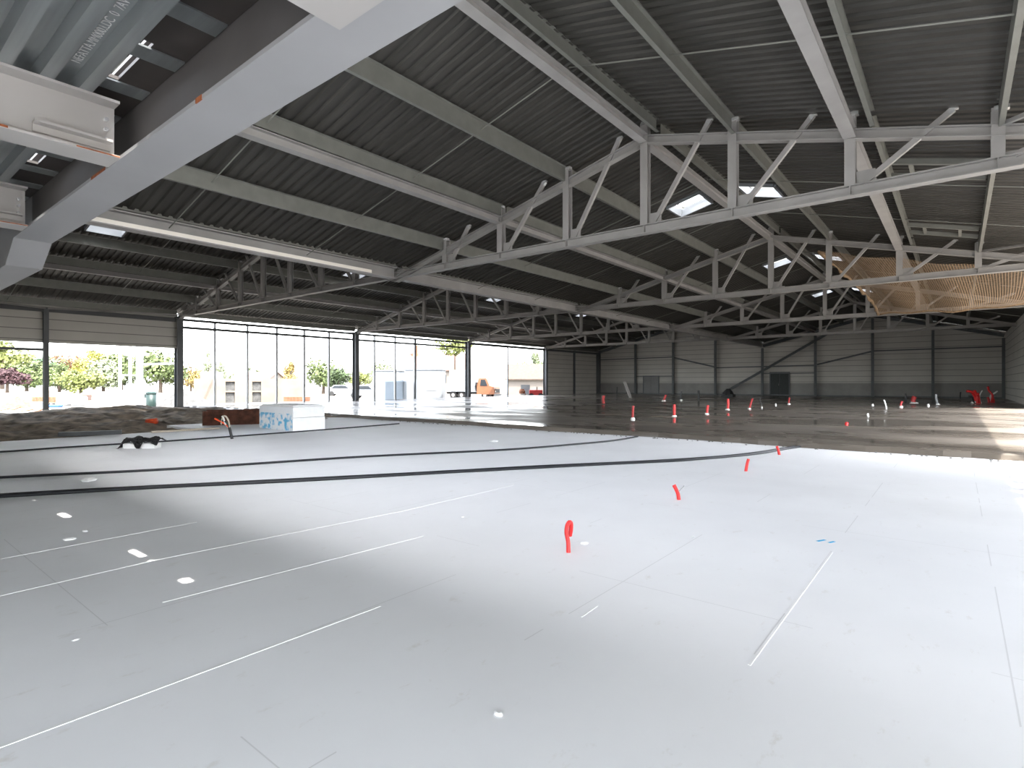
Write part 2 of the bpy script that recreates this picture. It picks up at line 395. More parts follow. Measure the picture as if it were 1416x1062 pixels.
for q, (i, j, nm) in enumerate([(0, 4, 'leftmost slope'), (4, 8, 'slope down into the valley'), (8, 12, 'slope rising out of the valley'), (12, 16, 'rightmost slope')]):
    b = MB(); b.ibeam((NX[i]+.04, 60.1, chord(NX[i]) - .02), (NX[j]-.04, 60.1, chord(NX[j]) - .02), .28, .2)
    tag(b.build('gable_rafter', M['column']), 'dark sloping rafter on top of the back wall, ' + nm, 'rafter', 'back wall rafters')
def door(name, u0, u1, h, m, label):
    Y = 60.27
    def xat(u):
        t = (u - 708)/F; return -Y*(SY - t*CY)/(CY + t*SY)
    x0, x1 = xat(u0), xat(u1)
    r = struct(empty(name, (x0, Y, SLAB)), label)
    w = x1 - x0
    b = MB(); b.box((0, 0, 0), (.09, .1, h)); b.box((w-.09, 0, 0), (w, .1, h)); b.box((.09, 0, h-.09), (w-.09, .1, h)); b.build('door_frame', M['column'], r)
    b = MB(); b.box((.10, .03, 0), (w/2-.01, .09, h-.1)); b.build('door_leaf', M[m], r)
    b = MB(); b.box((w/2+.01, .03, 0), (w-.10, .09, h-.1)); b.build('door_leaf', M[m], r)
    b = MB(); b.bar((w/2-.07, -.02, 1.0), (w/2-.07, -.02, 1.2), .03); b.bar((w/2-.07, .04, 1.1), (w/2-.07, -.02, 1.1), .02); b.build('door_handle', M['galv'], r)
door('door_1', 889, 911, 2.1, 'doorpale', 'pale grey double door in the left half of the back wall')
door('door_2', 1064, 1092, 2.35, 'doordark', 'dark green grey double door right of the back wall middle')

# ------------------------------------------------------------------ facade columns, window bays
ordn = ['first', 'second', 'third', 'fourth', 'fifth', 'sixth']
def column(x, y, h, label, m='column', z0=-.1, dx=.42, dy=.32):
    r = empty('steel_column', (x, y, z0)); tag(r, label, 'column', 'hall columns')
    b = MB(); b.ibeam((0, 0, .03), (0, 0, h - z0), dx, dy, .03, .02, up=(1, 0, 0)); b.build('shaft', M[m], r)
    b = MB(); b.box((-dx/2-.06, -dy/2-.06, 0), (dx/2+.06, dy/2+.06, .03)); b.build('base_plate', M['galv'], r)
    b = MB(); b.box((-dx/2-.02, -dy/2-.02, h-z0), (dx/2+.02, dy/2+.02, h-z0+.03)); b.build('cap_plate', M['column'], r)
    return r
lab = ['dark facade column between clad opening and first curtain wall bay', 'dark facade column between the two railed window bays',
       'dark facade column just left of the orange truck cab', 'facade column where the window bays meet the solid wall']
for k in range(1, 5): column(NX[0], YL[k], 5.08, lab[k-1])
column(NX[0]+.05, 60.0, 5.08, 'dark column in the back left corner of the hall')
for k, nm in ((1, 'nearest'), (2, 'second'), (3, 'third')):
    column(3.2, YL[k], 5.2, 'steel column on the open right side, %s along from the camera' % nm)
b = MB(); b.ibeam((NX[0], 6.95, -.1), (NX[0], 6.95, 5.0), .22, .2, up=(1, 0, 0))
tag(b.build('wall_post', M['column']), 'slim dark post midway across the clad left opening', 'post')
b = MB(); b.ibeam((NX[0], 54.6, 0), (NX[0], 54.6, 5.1), .2, .18, up=(1, 0, 0))
tag(b.build('wall_post', M['column']), 'slim post on the solid left wall near the back corner', 'post')
b = MB(); b.bar((NX[0], 1.6, 3.0), (NX[0], 6.9, 3.0), .12)
tag(b.build('wall_rail', M['column']), 'dark horizontal rail left of the slim post in the clad opening', 'rail')
for k in range(5):
    b = MB(); y0 = YL[k] + .18; y1 = YL[k+1] - .18
    h = .22 if k in (0, 3, 4) else .14
    b.bar((NX[0], y0, 5.06 - h/2), (NX[0], y1, 5.06 - h/2), .14, h)
    tag(b.build('eaves_rail', M['rail']), 'dark eaves rail along the top of the left facade, %s bay from the camera' % ordn[k], 'rail', 'left eaves rails')
win = [(1, [14.8, 16.75, 18.65, 20.6, 22.5], 'curtain wall framing of five mullions in the first window bay'),
       (2, [26.4, 28.4, 30.45], 'curtain wall framing of three mullions in the second window bay'),
       (3, [42.4], 'open window bay with one post in front of the truck')]
for k, ys, lb in win:
    r = struct(empty('window_%d' % k, (NX[0], YL[k], 0)), lb)
    y0 = YL[k]
    for q, y in enumerate(ys):
        b = MB(); w = .20 if (k == 2 and q == 2) else .12
        b.box((-.07, y-y0-w/2, -.02), (.07, y-y0+w/2, 4.96)); b.build('mullion', M['mullion'], r)
    if k < 3:
        b = MB(); b.box((-.06, .18, 4.48), (.08, YL[k+1]-y0-.18, 4.62)); b.build('transom', M['rail'], r)
    b = MB(); b.box((-.08, .18, -.02), (.10, YL[k+1]-y0-.18, .03)); b.build('sill', M['rail'], r)

# ------------------------------------------------------------------ trusses
tn = ['', 'nearest', 'second nearest', 'third', 'farthest']
def truss(k):
    y = YL[k]; r = empty('roof_truss', (NX[0], y, HB))
    tag(r, '%s grey steel lattice roof truss spanning the hall under two gables' % tn[k] if k != 4 else 'farthest grey steel lattice roof truss, closest to the back wall', 'truss', 'roof trusses')
    o = Vector((-NX[0], 0, -HB))
    def q(x, z, dy=0): return Vector((x, dy, z)) + o
    zc = HB + .11
    b = MB(); b.ibeam(q(NX[0]+.15, zc), q(3.0, zc), .22, .22, .02, .014)
    for i in range(1, 16): b.box(tuple(q(NX[i]-.008, HB+.015, -.105)), tuple(q(NX[i]+.008, HB+.205, .105)))
    b.build('bottom_chord', M['paint'], r)
    for (i, j) in ((0, 4), (4, 8), (8, 12), (12, 16)):
        b = MB(); b.ibeam(q(NX[i], chord(NX[i])-.1), q(NX[j], chord(NX[j])-.1), .20, .20, .018, .012); b.build('top_chord', M['paint'], r)
    for i in range(1, 16):
        if i == 8: continue
        x = NX[i]; zt = chord(x)
        b = MB(); b.ibeam(q(x, HB+.2), q(x, zt + .30), .19, .19, .014, .010, up=(0, 1, 0)); p = b.build('post', M['paint'], r)
        b = MB(); b.box(tuple(q(x-.06, zt+.24, -.125)), tuple(q(x+.15, zt+.318, .0))); b.build('cleat', M['shiny'], p)
        s = 1 if i > 8 else -1
        off = {9: 1.0, 7: 1.0}.get(i, 1.58)
        if i in (1,): off = 1.2
        xt = x + s*off; zt2 = chord(xt)
        f = q(x + s*.22, HB+.22); t = q(xt, zt2 + .30)
        b = MB(); b.bar(f, t, .10, .09, up=(0, 1, 0)); dg = b.build('diagonal', M['paint'], r)
        b = MB(); d = (t - f).normalized(); b.bar(t - d*.06, t + d*.03, .105, .095, up=(0, 1, 0)); b.box(tuple(t + Vector((0, -.05, 0))), tuple(t + Vector((s*.10, .02, .04)))); b.build('cleat', M['shiny'], dg)
        b = MB(); b.box(tuple(q(x + (s*.10 if s > 0 else -.42), HB+.2, -.008)), tuple(q(x + (.42 if s > 0 else -.10), HB+.48 if i not in (1, 15) else HB+.3, .008))); b.build('gusset', M['paint'], r)
for k in range(1, 5): truss(k)

# ------------------------------------------------------------------ purlins, tie beams, sag rods
node = {0: 'on the left eaves', 1: 'first up from the left eaves', 2: 'second up from the left eaves', 3: 'third up from the left eaves', 4: 'on the left ridge',
        5: 'first right of the left ridge', 6: 'second right of the left ridge', 7: 'just left of the valley', 8: 'above the valley', 9: 'first right of the valley',
        10: 'second right of the valley', 11: 'third right of the valley', 12: 'on the right ridge', 13: 'first right of the right ridge',
        14: 'second right of the right ridge', 15: 'third right of the right ridge', 16: 'on the right eaves'}
bay = ['between canopy and nearest truss', 'between nearest and second truss', 'between second and third truss', 'between third and farthest truss', 'between farthest truss and back wall']
for i in range(17):
    x = NX[i]; z = chord(x)
    for k in range(5):
        y0, y1 = YL[k] + .13, YL[k+1] - (.13 if k < 4 else .36)
        if i != 8:
            off = .34 if i in (12, 14) else (.10 if i % 2 == 0 else 0)
            zz = chord(x + off) if i not in (12,) else z - .06
            lo, hi = (.0, .31) if i % 2 == 0 else (-.06, .31)
            b = MB(); pa, pb = (x+off, y0, zz + (lo+hi)/2), (x+off, y1, zz + (lo+hi)/2)
            if i < 12:
                d_, w_, t_ = (hi-lo)/2, .075, .006
                b.extrude([(-w_,-d_),(t_,-d_),(t_,d_-t_),(w_,d_-t_),(w_,d_),(0,d_),(0,-d_+t_),(-w_,-d_+t_)], pa, pb)
            else: b.csec(pa, pb, hi-lo, .08, flip=1)
            tag(b.build('roof_purlin', M['galv']), 'galvanised roof purlin %s, %s' % (node[i], bay[k]), 'purlin', 'roof purlins')
        if i % 2 == 0 and i != 16 and i != 0:
            r = None
            if i == 8:
                r = tag(empty('valley_beam', (x, y0, 5.05)), 'deep grey valley beam with wide bottom flange, ' + bay[k], 'beam', 'valley beams')
                b = MB(); b.ibeam((0, 0, .2), (0, y1-y0, .2), .40, .34, .035, .014); b.build('beam_section', M['paint'], r)
                b = MB(); b.csec((.12, 0, .40+.17), (.12, y1-y0, .57), .30, .07, flip=1); b.build('gutter_bearer', M['galv'], r)
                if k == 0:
                    b = MB(); b.box((.165, .2, .03), (.185, y1-y0-1.1, .13)); b.build('lit_edge_strip', M['cream'], r)['label'] = 'cream strip painting light along the flange edge'  # added pale strip, its colour stands for light on the flange
            else:
                b = MB(); b.ibeam((x, y0, z-.105), (x, y1, z-.105), .20, .22, .018, .012)
                tag(b.build('tie_beam', M['paint']), 'painted grey tie beam %s, %s' % (node[i], bay[k]), 'beam', 'tie beams under the purlins')
sl = [(0, 4, 'leftmost roof slope'), (4, 8, 'slope left of the valley'), (8, 12, 'slope right of the valley'), (12, 16, 'rightmost roof slope')]
for k in range(4):
    for t, nm in ((1/3., 'nearer'), (2/3., 'farther')):
        y = YL[k] + (YL[k+1]-YL[k])*t + .25
        for i, j, nn in sl:
            b = MB(); b.tube([(NX[i]+.05, y, chord(NX[i])+.12), (NX[j]-.05, y, chord(NX[j])+.12)], .014, 6)
            tag(b.build('sag_rod', M['galv']), '%s thin sag rod under the %s, %s' % (nm, nn, bay[k]), 'rod', 'sag rods')
# wind braces
for (a, c, lb) in [((NX[0]+.14, 7.0, 5.0), (NX[1]+.1, YL[1]-.15, 5.0), 'thin brace from the slim post top to the nearest truss'),
                   ((NX[0]+.14, 6.9, 5.0), (NX[1]+.1, YL[0]+.2, 5.0), 'thin brace from the slim post top towards the canopy'),
                   ((.6, YL[1]-.1, 5.85), (3.0, YL[1]-3.4, 5.35), 'grey brace running off the right end of the nearest truss'),
                   ((.6, YL[2]-.1, 5.85), (3.0, YL[2]-3.4, 5.35), 'grey brace running off the right end of the second truss')]:
    b = MB(); b.bar(a, c, .07, .07); tag(b.build('wind_brace', M['paint']), lb, 'brace', 'wind braces')
# trimmers for the future rooflights
for (yc, nm) in ((15.75, 'nearer'), (22.2, 'farther')):
    r = tag(empty('rooflight_trimmer', (NX[14]+.4, yc, chord(-.6)+.05)), '%s ladder shaped trimmer frame between the two right purlins' % nm, 'trimmer', 'rooflight trimmers')
    x1 = NX[15]-NX[14]-.45; dz = -.25*x1
    for yy in (-.55, .55):
        b = MB(); b.bar((0, yy, .22), (x1, yy, .22+dz), .08, .12); b.build('long_rail', M['galv'], r)
    for t in (.25, .75):
        b = MB(); b.bar((x1*t, -.55, .22+dz*t), (x1*t, .55, .22+dz*t), .08, .10); b.build('cross_rail', M['galv'], r)

# ------------------------------------------------------------------ roof deck with rooflight openings
SKY = []
for g, rx in ((0, NX[4]), (1, NX[12])):
    for k in range(5):
        yc = (YL[k]+YL[k+1])/2
        if k == 4 or (g == 1 and k == 0): continue
        SKY.append((rx-1.15, yc, g, k, 0)); SKY.append((rx+1.15, yc, g, k, 1))
HW = .62
def roof(i, j, name, label):
    x0, x1 = NX[i], NX[j]
    if i == 0: x0 -= .45
    if j == 16: x1 += .35
    b = MB(); holes = [(s[0]-HW*.9, s[0]+HW*.9, s[1]-HW, s[1]+HW) for s in SKY if x0 < s[0] < x1]
    zo = .335
    prof = []; y = .7; p = .245  # starts at an unseen front overhang, added to block sun but admit skylight
    while y < 60.4:
        prof += [(y, 0), (y+.125, 0), (y+.15, .045), (y+.22, .045)]; y += p
    prof.append((60.5, 0))
    def zz(x): 
        d = min(abs(x-NX[4]), abs(x-NX[12])); return 7.52 - .25*d + zo
    def strip(ya, za, yb, zb):
        hs = [h for h in holes if h[2] < (ya+yb)/2 < h[3]]
        segs = [(x0, x1)]
        if hs:
            h = hs[0]; segs = [(x0, h[0]), (h[1], x1)]
        for a, c in segs:
            b.poly([(a, ya, zz(a)+za), (a, yb, zz(a)+zb), (c, yb, zz(c)+zb), (c, ya, zz(c)+za)])
    for q in range(len(prof)-1): strip(prof[q][0], prof[q][1], prof[q+1][0], prof[q+1][1])
    # outer skin
    ys = sorted(set([.7, 60.5] + [h[2] for h in holes] + [h[3] for h in holes]))
    for q in range(len(ys)-1): strip(ys[q], .16, ys[q+1], .16)
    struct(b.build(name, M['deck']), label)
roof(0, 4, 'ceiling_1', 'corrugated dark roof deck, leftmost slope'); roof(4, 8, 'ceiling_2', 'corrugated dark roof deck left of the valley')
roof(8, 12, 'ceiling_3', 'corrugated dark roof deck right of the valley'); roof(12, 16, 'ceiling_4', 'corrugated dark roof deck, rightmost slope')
for (x, y, g, k, s) in SKY:
    z = chord(x) + .335; sg = .25 if s == 0 else -.25
    r = tag(empty('rooflight', (x, y, z)), 'bright square rooflight on the %s side of the %s ridge, %s' % (('left', 'right')[s], ('left', 'right')[g], bay[k]), 'rooflight', 'rooflights')
    w = HW*.9; b = MB()
    for (a, c) in (((-w, -HW), (-w, HW)), ((w, -HW), (w, HW)), ((-w, -HW), (w, -HW)), ((-w, HW), (w, HW))):
        b.bar((a[0], a[1], sg*a[0]+.06), (c[0], c[1], sg*c[0]+.06), .07, .30)
    b.build('kerb', M['white'], r)
    b = MB(); w2, h2 = w-.13, HW-.13
    for (a, c) in (((-w2, -h2), (-w2, h2)), ((w2, -h2), (w2, h2)), ((-w2, -h2), (w2, -h2)), ((-w2, h2), (w2, h2))):
        b.bar((a[0], a[1], sg*a[0]+.17), (c[0], c[1], sg*c[0]+.17), .035, .05)
    b.build('glazing_bar', M['galv'], r)
    b = MB(); n = 8
    g2 = [[(-w+2*w*a/n, -HW+2*HW*c/n, sg*(-w+2*w*a/n) + .22 + .16*math.sin(pi*a/n)*math.sin(pi*c/n)) for c in range(n+1)] for a in range(n+1)]
    for a in range(n):
        for c in range(n): b.poly([g2[a][c], g2[a+1][c], g2[a+1][c+1], g2[a][c+1]])
    b.build('dome', M['dome'], r, smooth=True)

# ------------------------------------------------------------------ front canopy
ZB = 2.775
r = tag(empty('canopy_beam', (-1, 1.31, ZB)), 'huge pale grey canopy beam crossing the upper left close to the camera', 'beam')
b = MB(); b.box((-5.98, -.1425, 0), (4, .1425, .022)); b.build('bottom_flange', M['soffit'], r)
b = MB(); b.box((-5.98, -.007, .022), (4, .007, .558)); b.box((-5.98, -.1425, .558), (4, .1425, .58)); b.build('web', M['shadedweb'], r)['label'] = 'brown grey web of the beam, darkened for shade'
b = MB()
pr = [(-5.98, 0), (-5.98, .58), (-11.5, .58), (-11.5, -.21), (-6.35, -.21)]
for (y0, y1, zt) in ((-.1425, .1425, .022),):
    lower = [(-5.98, 0), (-6.35, -.21), (-11.5, -.21)]
    for q in range(2):
        (xa, za), (xb, zb) = lower[q], lower[q+1]
        b.poly([(xa, y0, za), (xa, y1, za), (xb, y1, zb), (xb, y0, zb)]); b.poly([(xa, y0, za+.022), (xb, y0, zb+.022), (xb, y1, zb+.022), (xa, y1, za+.022)])
        b.poly([(xa, y0, za), (xb, y0, zb), (xb, y0, zb+.022), (xa, y0, za+.022)]); b.poly([(xa, y1, za+.022), (xb, y1, zb+.022), (xb, y1, zb), (xa, y1, za)])
    b.poly([(x, -.007, z) for x, z in pr]); b.poly([(x, .007, z) for x, z in reversed(pr)])
    b.box((-11.5, y0, .558), (-5.98, y1, .58))
b.build('haunch', M['soffit'], r)
b = MB(); b.box((-1.93, -.1445, -.001), (-1.86, -.139, .023)); b.box((-3.6, -.144, .002), (-3.3, -.141, .022)); b.build('rust_spot', M['rustchip'], r)
for q, (x, nm) in enumerate([(-1.72, 'with its flange end lapped under the big beam, at the top edge'), (-4.12, 'meeting the big canopy beam with a cleat'), (-6.50, 'meeting the big canopy beam at its knee')]):
    rr = tag(empty('canopy_joist', (x, 1.1675, 2.774)), 'grey canopy joist ' + nm, 'joist', 'canopy joists')
    zb = .0 if q else .0
    b = MB(); b.ibeam((0, -5.4, .175), (0, -.004 if q else .10, .175), .35, .22 if q else .3, .016, .010) if q else b.ibeam((0, -5.4, .168), (0, .10, .168), .35, .3, .016, .010); b.build('joist_section', M['web'], rr)
    if q:
        b = MB(); b.box((.006, -.40, .10), (.075, -.03, .115)); b.box((.006, -.40, .06), (.018, -.03, .10)); b.build('cleat', M['web'], rr)
        b = MB(); b.box((.107, -.60, .004), (.1125, -.52, .016)); b.box((.107, -.22, .005), (.1125, -.005, .012)); b.build('rust_edge', M['rustchip'], rr)
        for zz2 in (.13, .19, .25):
            b = MB(); b.tube([(.004, -.05, zz2), (.03, -.05, zz2)], .013, 6); b.build('bolt', M['shiny'], rr)
r = tag(empty('canopy_deck', (-4, -1.5, 3.125)), 'shiny galvanised corrugated deck of the front canopy, upper left corner', 'deck')
b = MB(); y = -5.0 + 1.5; x0, x1 = -8.5, 7.4
ya = 2.28 - .18*28
prof = []
while ya < 2.53:
    prof += [(ya, 0), (ya+.065, 0), (ya+.085, .06), (ya+.16, .06)]; ya += .18
prof = [p for p in prof if p[0] < 2.53]
for q in range(len(prof)-1):
    (a, za), (c, zc) = prof[q], prof[q+1]
    b.poly([(x0, a, za), (x0, c, zc), (x1, c, zc), (x1, a, za)])
b.poly([(x0, -2.8, .12), (x1, -2.8, .12), (x1, 2.5, .12), (x0, 2.5, .12)])
b.build('corrugated_sheet', M['canopydeck'], r)
# closing strip between deck and wall, with the gaps the sun falls through
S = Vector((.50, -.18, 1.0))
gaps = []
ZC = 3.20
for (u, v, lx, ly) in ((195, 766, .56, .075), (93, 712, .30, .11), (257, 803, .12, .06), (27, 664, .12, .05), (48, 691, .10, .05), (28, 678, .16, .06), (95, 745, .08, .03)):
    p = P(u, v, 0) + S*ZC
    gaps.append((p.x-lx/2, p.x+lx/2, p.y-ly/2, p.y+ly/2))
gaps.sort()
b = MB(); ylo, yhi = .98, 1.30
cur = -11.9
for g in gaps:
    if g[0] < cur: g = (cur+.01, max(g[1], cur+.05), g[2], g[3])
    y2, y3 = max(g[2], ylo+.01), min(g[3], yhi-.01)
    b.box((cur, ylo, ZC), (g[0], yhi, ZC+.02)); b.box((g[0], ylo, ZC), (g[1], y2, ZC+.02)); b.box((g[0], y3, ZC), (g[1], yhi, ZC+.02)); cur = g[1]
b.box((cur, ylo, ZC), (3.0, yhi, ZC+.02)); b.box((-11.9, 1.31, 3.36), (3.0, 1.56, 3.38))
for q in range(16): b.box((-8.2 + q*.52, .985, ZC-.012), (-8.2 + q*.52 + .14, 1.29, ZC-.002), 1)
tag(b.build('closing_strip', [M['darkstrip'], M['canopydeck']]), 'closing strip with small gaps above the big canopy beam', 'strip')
# printed text on the deck
fc = bpy.data.curves.new('printed_text', 'FONT'); fc.body = "NEFATTA.MM000.LDC  0  7AV"; fc.size = .062; fc.extrude = .0004
fc.materials.append(M['ink'])
to = bpy.data.objects.new('printed_text', fc); C.objects.link(to); to.parent = r
to['label'] = 'white inkjet printing along a deck rib'

# ------------------------------------------------------------------ debris net
r = tag(empty('debris_net', (0, 31, 5.6)), 'tan debris net sagging below the roof between second and third truss', 'net')
b = MB(); n, mm = 30, 26; uvs = []
def netp(s, t):
    xl = -4.4 + 1.0*s + .5*math.sin(pi*s); x = xl + (3.1 - xl)*t
    y = 25.35 + s*11.0
    z0 = chord(x) - .40; z1 = 5.12 + .05*math.sin(t*9)
    z = z0*(1-s) + z1*s - .45*math.sin(pi*s)*(.5+.5*math.sin(pi*t)) - .06*math.sin(t*14)*math.sin(pi*s) + .05*math.sin(t*22)
    return Vector((x, y, z))
grid = [[netp(a/n, c/mm) for c in range(mm+1)] for a in range(n+1)]
o_ = Vector((0, 31, 5.6))
for a in range(n):
    for c in range(mm):
        b.poly([grid[a][c]-o_, grid[a+1][c]-o_, grid[a+1][c+1]-o_, grid[a][c+1]-o_])
        for (aa, cc) in ((a, c), (a+1, c), (a+1, c+1), (a, c+1)): uvs.append((cc/mm*7.2, aa/n*11.2))
net = b.build('netting', M['net'], r, smooth=True)
ul = net.data.uv_layers.new(name='UVMap')
for q, uv in enumerate(uvs): ul.data[q].uv = uv
b = MB(); pts = [netp(a/n, 0)-o_ + Vector((0, 0, .05*math.sin(a*1.7))) for a in range(n+1)]
b.tube(pts, .1, 8, rads=[.055+.025*math.sin(a*1.1)+.02*math.sin(a*2.3) for a in range(n+1)]); b.build('rolled_edge', M['netroll'], r, smooth=True)
b = MB(); pts = [netp(1, c/mm)-o_ for c in range(mm+1)]; b.tube(pts, .045, 6); b.build('edge_rope', M['netroll'], r, smooth=True)

# ------------------------------------------------------------------ things on the floor
def smooth_path(pts, n=10):
    pts = [Vector(p) for p in pts]; out = []
    for i in range(len(pts)-1):
        p0, p1, p2, p3 = pts[max(i-1, 0)], pts[i], pts[i+1], pts[min(i+2, len(pts)-1)]
        for k in range(n):
            t = k/n
            out.append(.5*((2*p1) + (p2-p0)*t + (2*p0-5*p1+4*p2-p3)*t*t + (3*p1-p0-3*p2+p3)*t**3))
    out.append(pts[-1]); return out
def conduit(px, r, label, n=1, ext=None):
    pts = [P(u, v, 0) for u, v in px]
    if ext: pts = [ext(pts[0])] + pts
    path = smooth_path(pts, 12)
    b = MB()
    for q in range(n):
        o = []
        for i, p in enumerate(path):
            d = (path[min(i+1, len(path)-1)] - path[max(i-1, 0)]).normalized(); sd = Vector((-d.y, d.x, 0))
            k = (q-(n-1)/2)*2.05*r + (.012*math.sin(i*.35+q*2) if n > 1 else 0)
            spread = 1.0 + (2.0*max(0, (i/len(path)-.8)/.2) if n > 1 else 0)
            o.append(p + sd*k*spread + Vector((0, 0, r + (.004*(q % 2)))))
        b.tube(o, r, 8)
    return tag(b.build('cable_conduit', M['cable'], smooth=True), label, 'conduit', 'black conduits on the floor')
conduit([(-150, 697), (0, 688), (230, 675), (470, 663), (700, 650), (860, 642), (960, 636.5), (1040, 629), (1090, 621), (1112, 616)], .022, 'nearest thick bundle of black conduits across the pale floor', 2)
conduit([(-150, 671), (0, 662), (240, 650), (500, 633), (700, 623), (800, 615), (850, 610), (882, 604.5)], .02, 'middle black conduit crossing the pale floor to the slab edge')
conduit([(-150, 634), (0, 626), (100, 619), (230, 611), (340, 603), (460, 594), (552, 586.5)], .018, 'farthest thin black conduit passing under the cloth and beside the insulation pack')
def ringed(path, r, pitch=.012):
    # corrugated tube
    L = [0]
    for i in range(1, len(path)): L.append(L[-1] + (path[i]-path[i-1]).length)
    pts, rads = [], []
    n = max(8, min(int(L[-1]/(pitch/2)), 80))
    for k in range(n+1):
        s = L[-1]*k/n; i = 0
        while i < len(L)-2 and L[i+1] < s: i += 1
        t = (s-L[i])/max(1e-6, L[i+1]-L[i]); pts.append(path[i].lerp(path[i+1], t)); rads.append(r*(1.0 if k % 2 else .86))
    return pts, rads
def sleeve(u, v, z, pts, r, label, m='red', extra=None, foot=None):
    """pts: (right, up) offsets in metres in the plane facing the camera"""
    base = P(u, v, z); ro = tag(empty('conduit_sleeve', base), label, 'sleeve', 'conduit sleeves standing in the floor')
    path = smooth_path([RIGHT*a + Vector((0, 0, h)) + FWD*(.02*q) for q, (a, h) in enumerate(pts)], 8)
    pp, rr = ringed(path, r)
    b = MB(); b.tube(pp, r, 10, rads=rr); b.build('tube', M[m], ro, smooth=True)
    if extra:
        for (ep, er, em) in extra:
            path = smooth_path([RIGHT*a + Vector((0, 0, h)) - FWD*.01 for a, h in ep], 6)
            b = MB(); b.tube(path, er, 6); b.build('wire', M[em], ro, smooth=True)
    if foot:
        b = MB(); b.lathe([(r*1.7, 0), (r*1.7, foot*.6), (r*1.15, foot)], (0, 0, -.003), 10); b.build('collar', M['pvc'], ro)
    return ro
sleeve(786, 764, 0, [(0, -.02), (0, .08), (-.012, .15), (-.004, .205), (.014, .228), (.032, .215), (.034, .16), (.027, .10)], .019, 'nearest red sleeve, bent over into a loop on the pale floor')
sleeve(939, 691, 0, [(0, -.02), (-.005, .06), (-.02, .11), (-.045, .165)], .024, 'forked red sleeve with a grey wire, second nearest on pale floor', extra=[([(-.008, .10), (.02, .125), (.06, .17)], .006, 'grey')])
sleeve(1031, 651.5, 0, [(0, -.02), (.03, .10), (.062, .185)], .025, 'red sleeve leaning right on the pale floor beside the conduit bundle')
sleeve(1078, 629, 0, [(0, -.02), (-.012, .08), (-.035, .165)], .026, 'red sleeve leaning left at the slab edge over the conduit bundle')
T = SLAB
def px2(h, v, z=T): return h * (F*(CH-z)/(v-HZ))/F
SL = [(875, 582, [(0, 0), (0, 9), (1, 21)], .045, 'single red sleeve with white collar near the slab front, left of the others', 'redd', 5),
      (932.5, 576.5, [(0, 0), (0, 8), (.5, 17)], .055, 'straight red sleeve standing on the slab below the pale door', 'red', 2.5),
      (977.5, 573.5, [(0, 0), (.5, 6), (2, 13)], .05, 'red sleeve with white foot in the middle of the slab', 'red', 2.5),
      (1006, 567.5, [(0, 0), (1, 7), (1, 16)], .06, 'red sleeve on the slab right below the foot of the long brace', 'red', 2.5),
      (1036, 566, [(0, 0), (2, 7), (5, 15)], .05, 'dark tipped red sleeve leaning right, left of the dark door', 'redd', 2),
      (1053.5, 565, [(0, 0), (-1, 7), (-3, 15)], .02, 'thin dark wire standing from a white collar before the dark door', 'dark', 3),
      (1073, 562, [(0, 0), (0, 2), (0, 4)], .04, 'short white stub on the slab in front of the dark door', 'pvc', None),
      (1091, 560, [(0, 0), (0, 5), (1, 10)], .05, 'small red stub at the right foot of the dark door', 'redd', 2.5),
      (835, 558, [(0, 0), (-1, 5), (0, 11)], .10, 'clump of dull red sleeve near the back left corner', 'redd', None),
      (918, 555, [(0, 0), (1, 4), (3, 9)], .08, 'dull red sleeve on the slab just right of the pale door', 'redd', 2),
      (942, 554, [(0, 0), (0, 6), (.5, 13)], .06, 'dark upright conduit right of the pale door', 'dark', 2),
      (966, 553, [(0, 0), (.5, 6), (0, 13)], .08, 'dark upright conduit midway between pale door and long brace', 'dark', None),
      (853, 550, [(0, 0), (0, 8), (.5, 15)], .04, 'thin dark stick standing by the back wall left end', 'dark', None),
      (1170, 588, [(0, 0), (1, 1.5), (2, 3)], .05, 'tiny red stub low on the slab right of centre', 'red', None),
      (1226, 566, [(0, 0), (-1, 6), (-3, 13)], .035, 'slim white pipe with red foot on the slab', 'pvc', None),
      (1246, 564, [(0, 0), (0, 5), (2, 9)], .05, 'red and white stub right of the slim white pipe', 'redd', 3),
      (1264, 558, [(0, 0), (-1, 5), (1, 9)], .13, 'crumpled red sleeve clump before the right half of the back wall', 'redd', 2),
      (1253, 556, [(0, 0), (0, 6), (-.5, 12)], .06, 'dark upright conduit beside the crumpled red clump', 'dark', None),
      (1284, 562, [(0, 0), (0, 1.5), (0, 3)], .06, 'lone white stub cap on the right part of the slab', 'pvc', None),
      (1297, 560, [(0, 0), (-2, 8), (-2, 15)], .06, 'grey curved conduit below the second back wall post from right', 'grey', 2),
      (1201, 577, [(0, 0), (-.5, 2.5), (0, 5)], .035, 'short white forked stub nearest on the right half of slab', 'pvc', None),
      (1207, 562, [(0, 0), (0, 1.5), (0, 3)], .06, 'white stub cap left of the slim white pipe', 'pvc', None),
      (1328, 552, [(0, 0), (0, 5), (1, 10)], .05, 'dark conduit left of the big red sleeve bunch', 'dark', None)]
for (u, v, pts, r_, lb, m, foot) in SL:
    sleeve(u, v, T-.01, [(px2(a, v), px2(h, v) + (.0 if h else -.02)) for a, h in pts], r_, lb, m, foot=px2(foot, v) if foot else None)
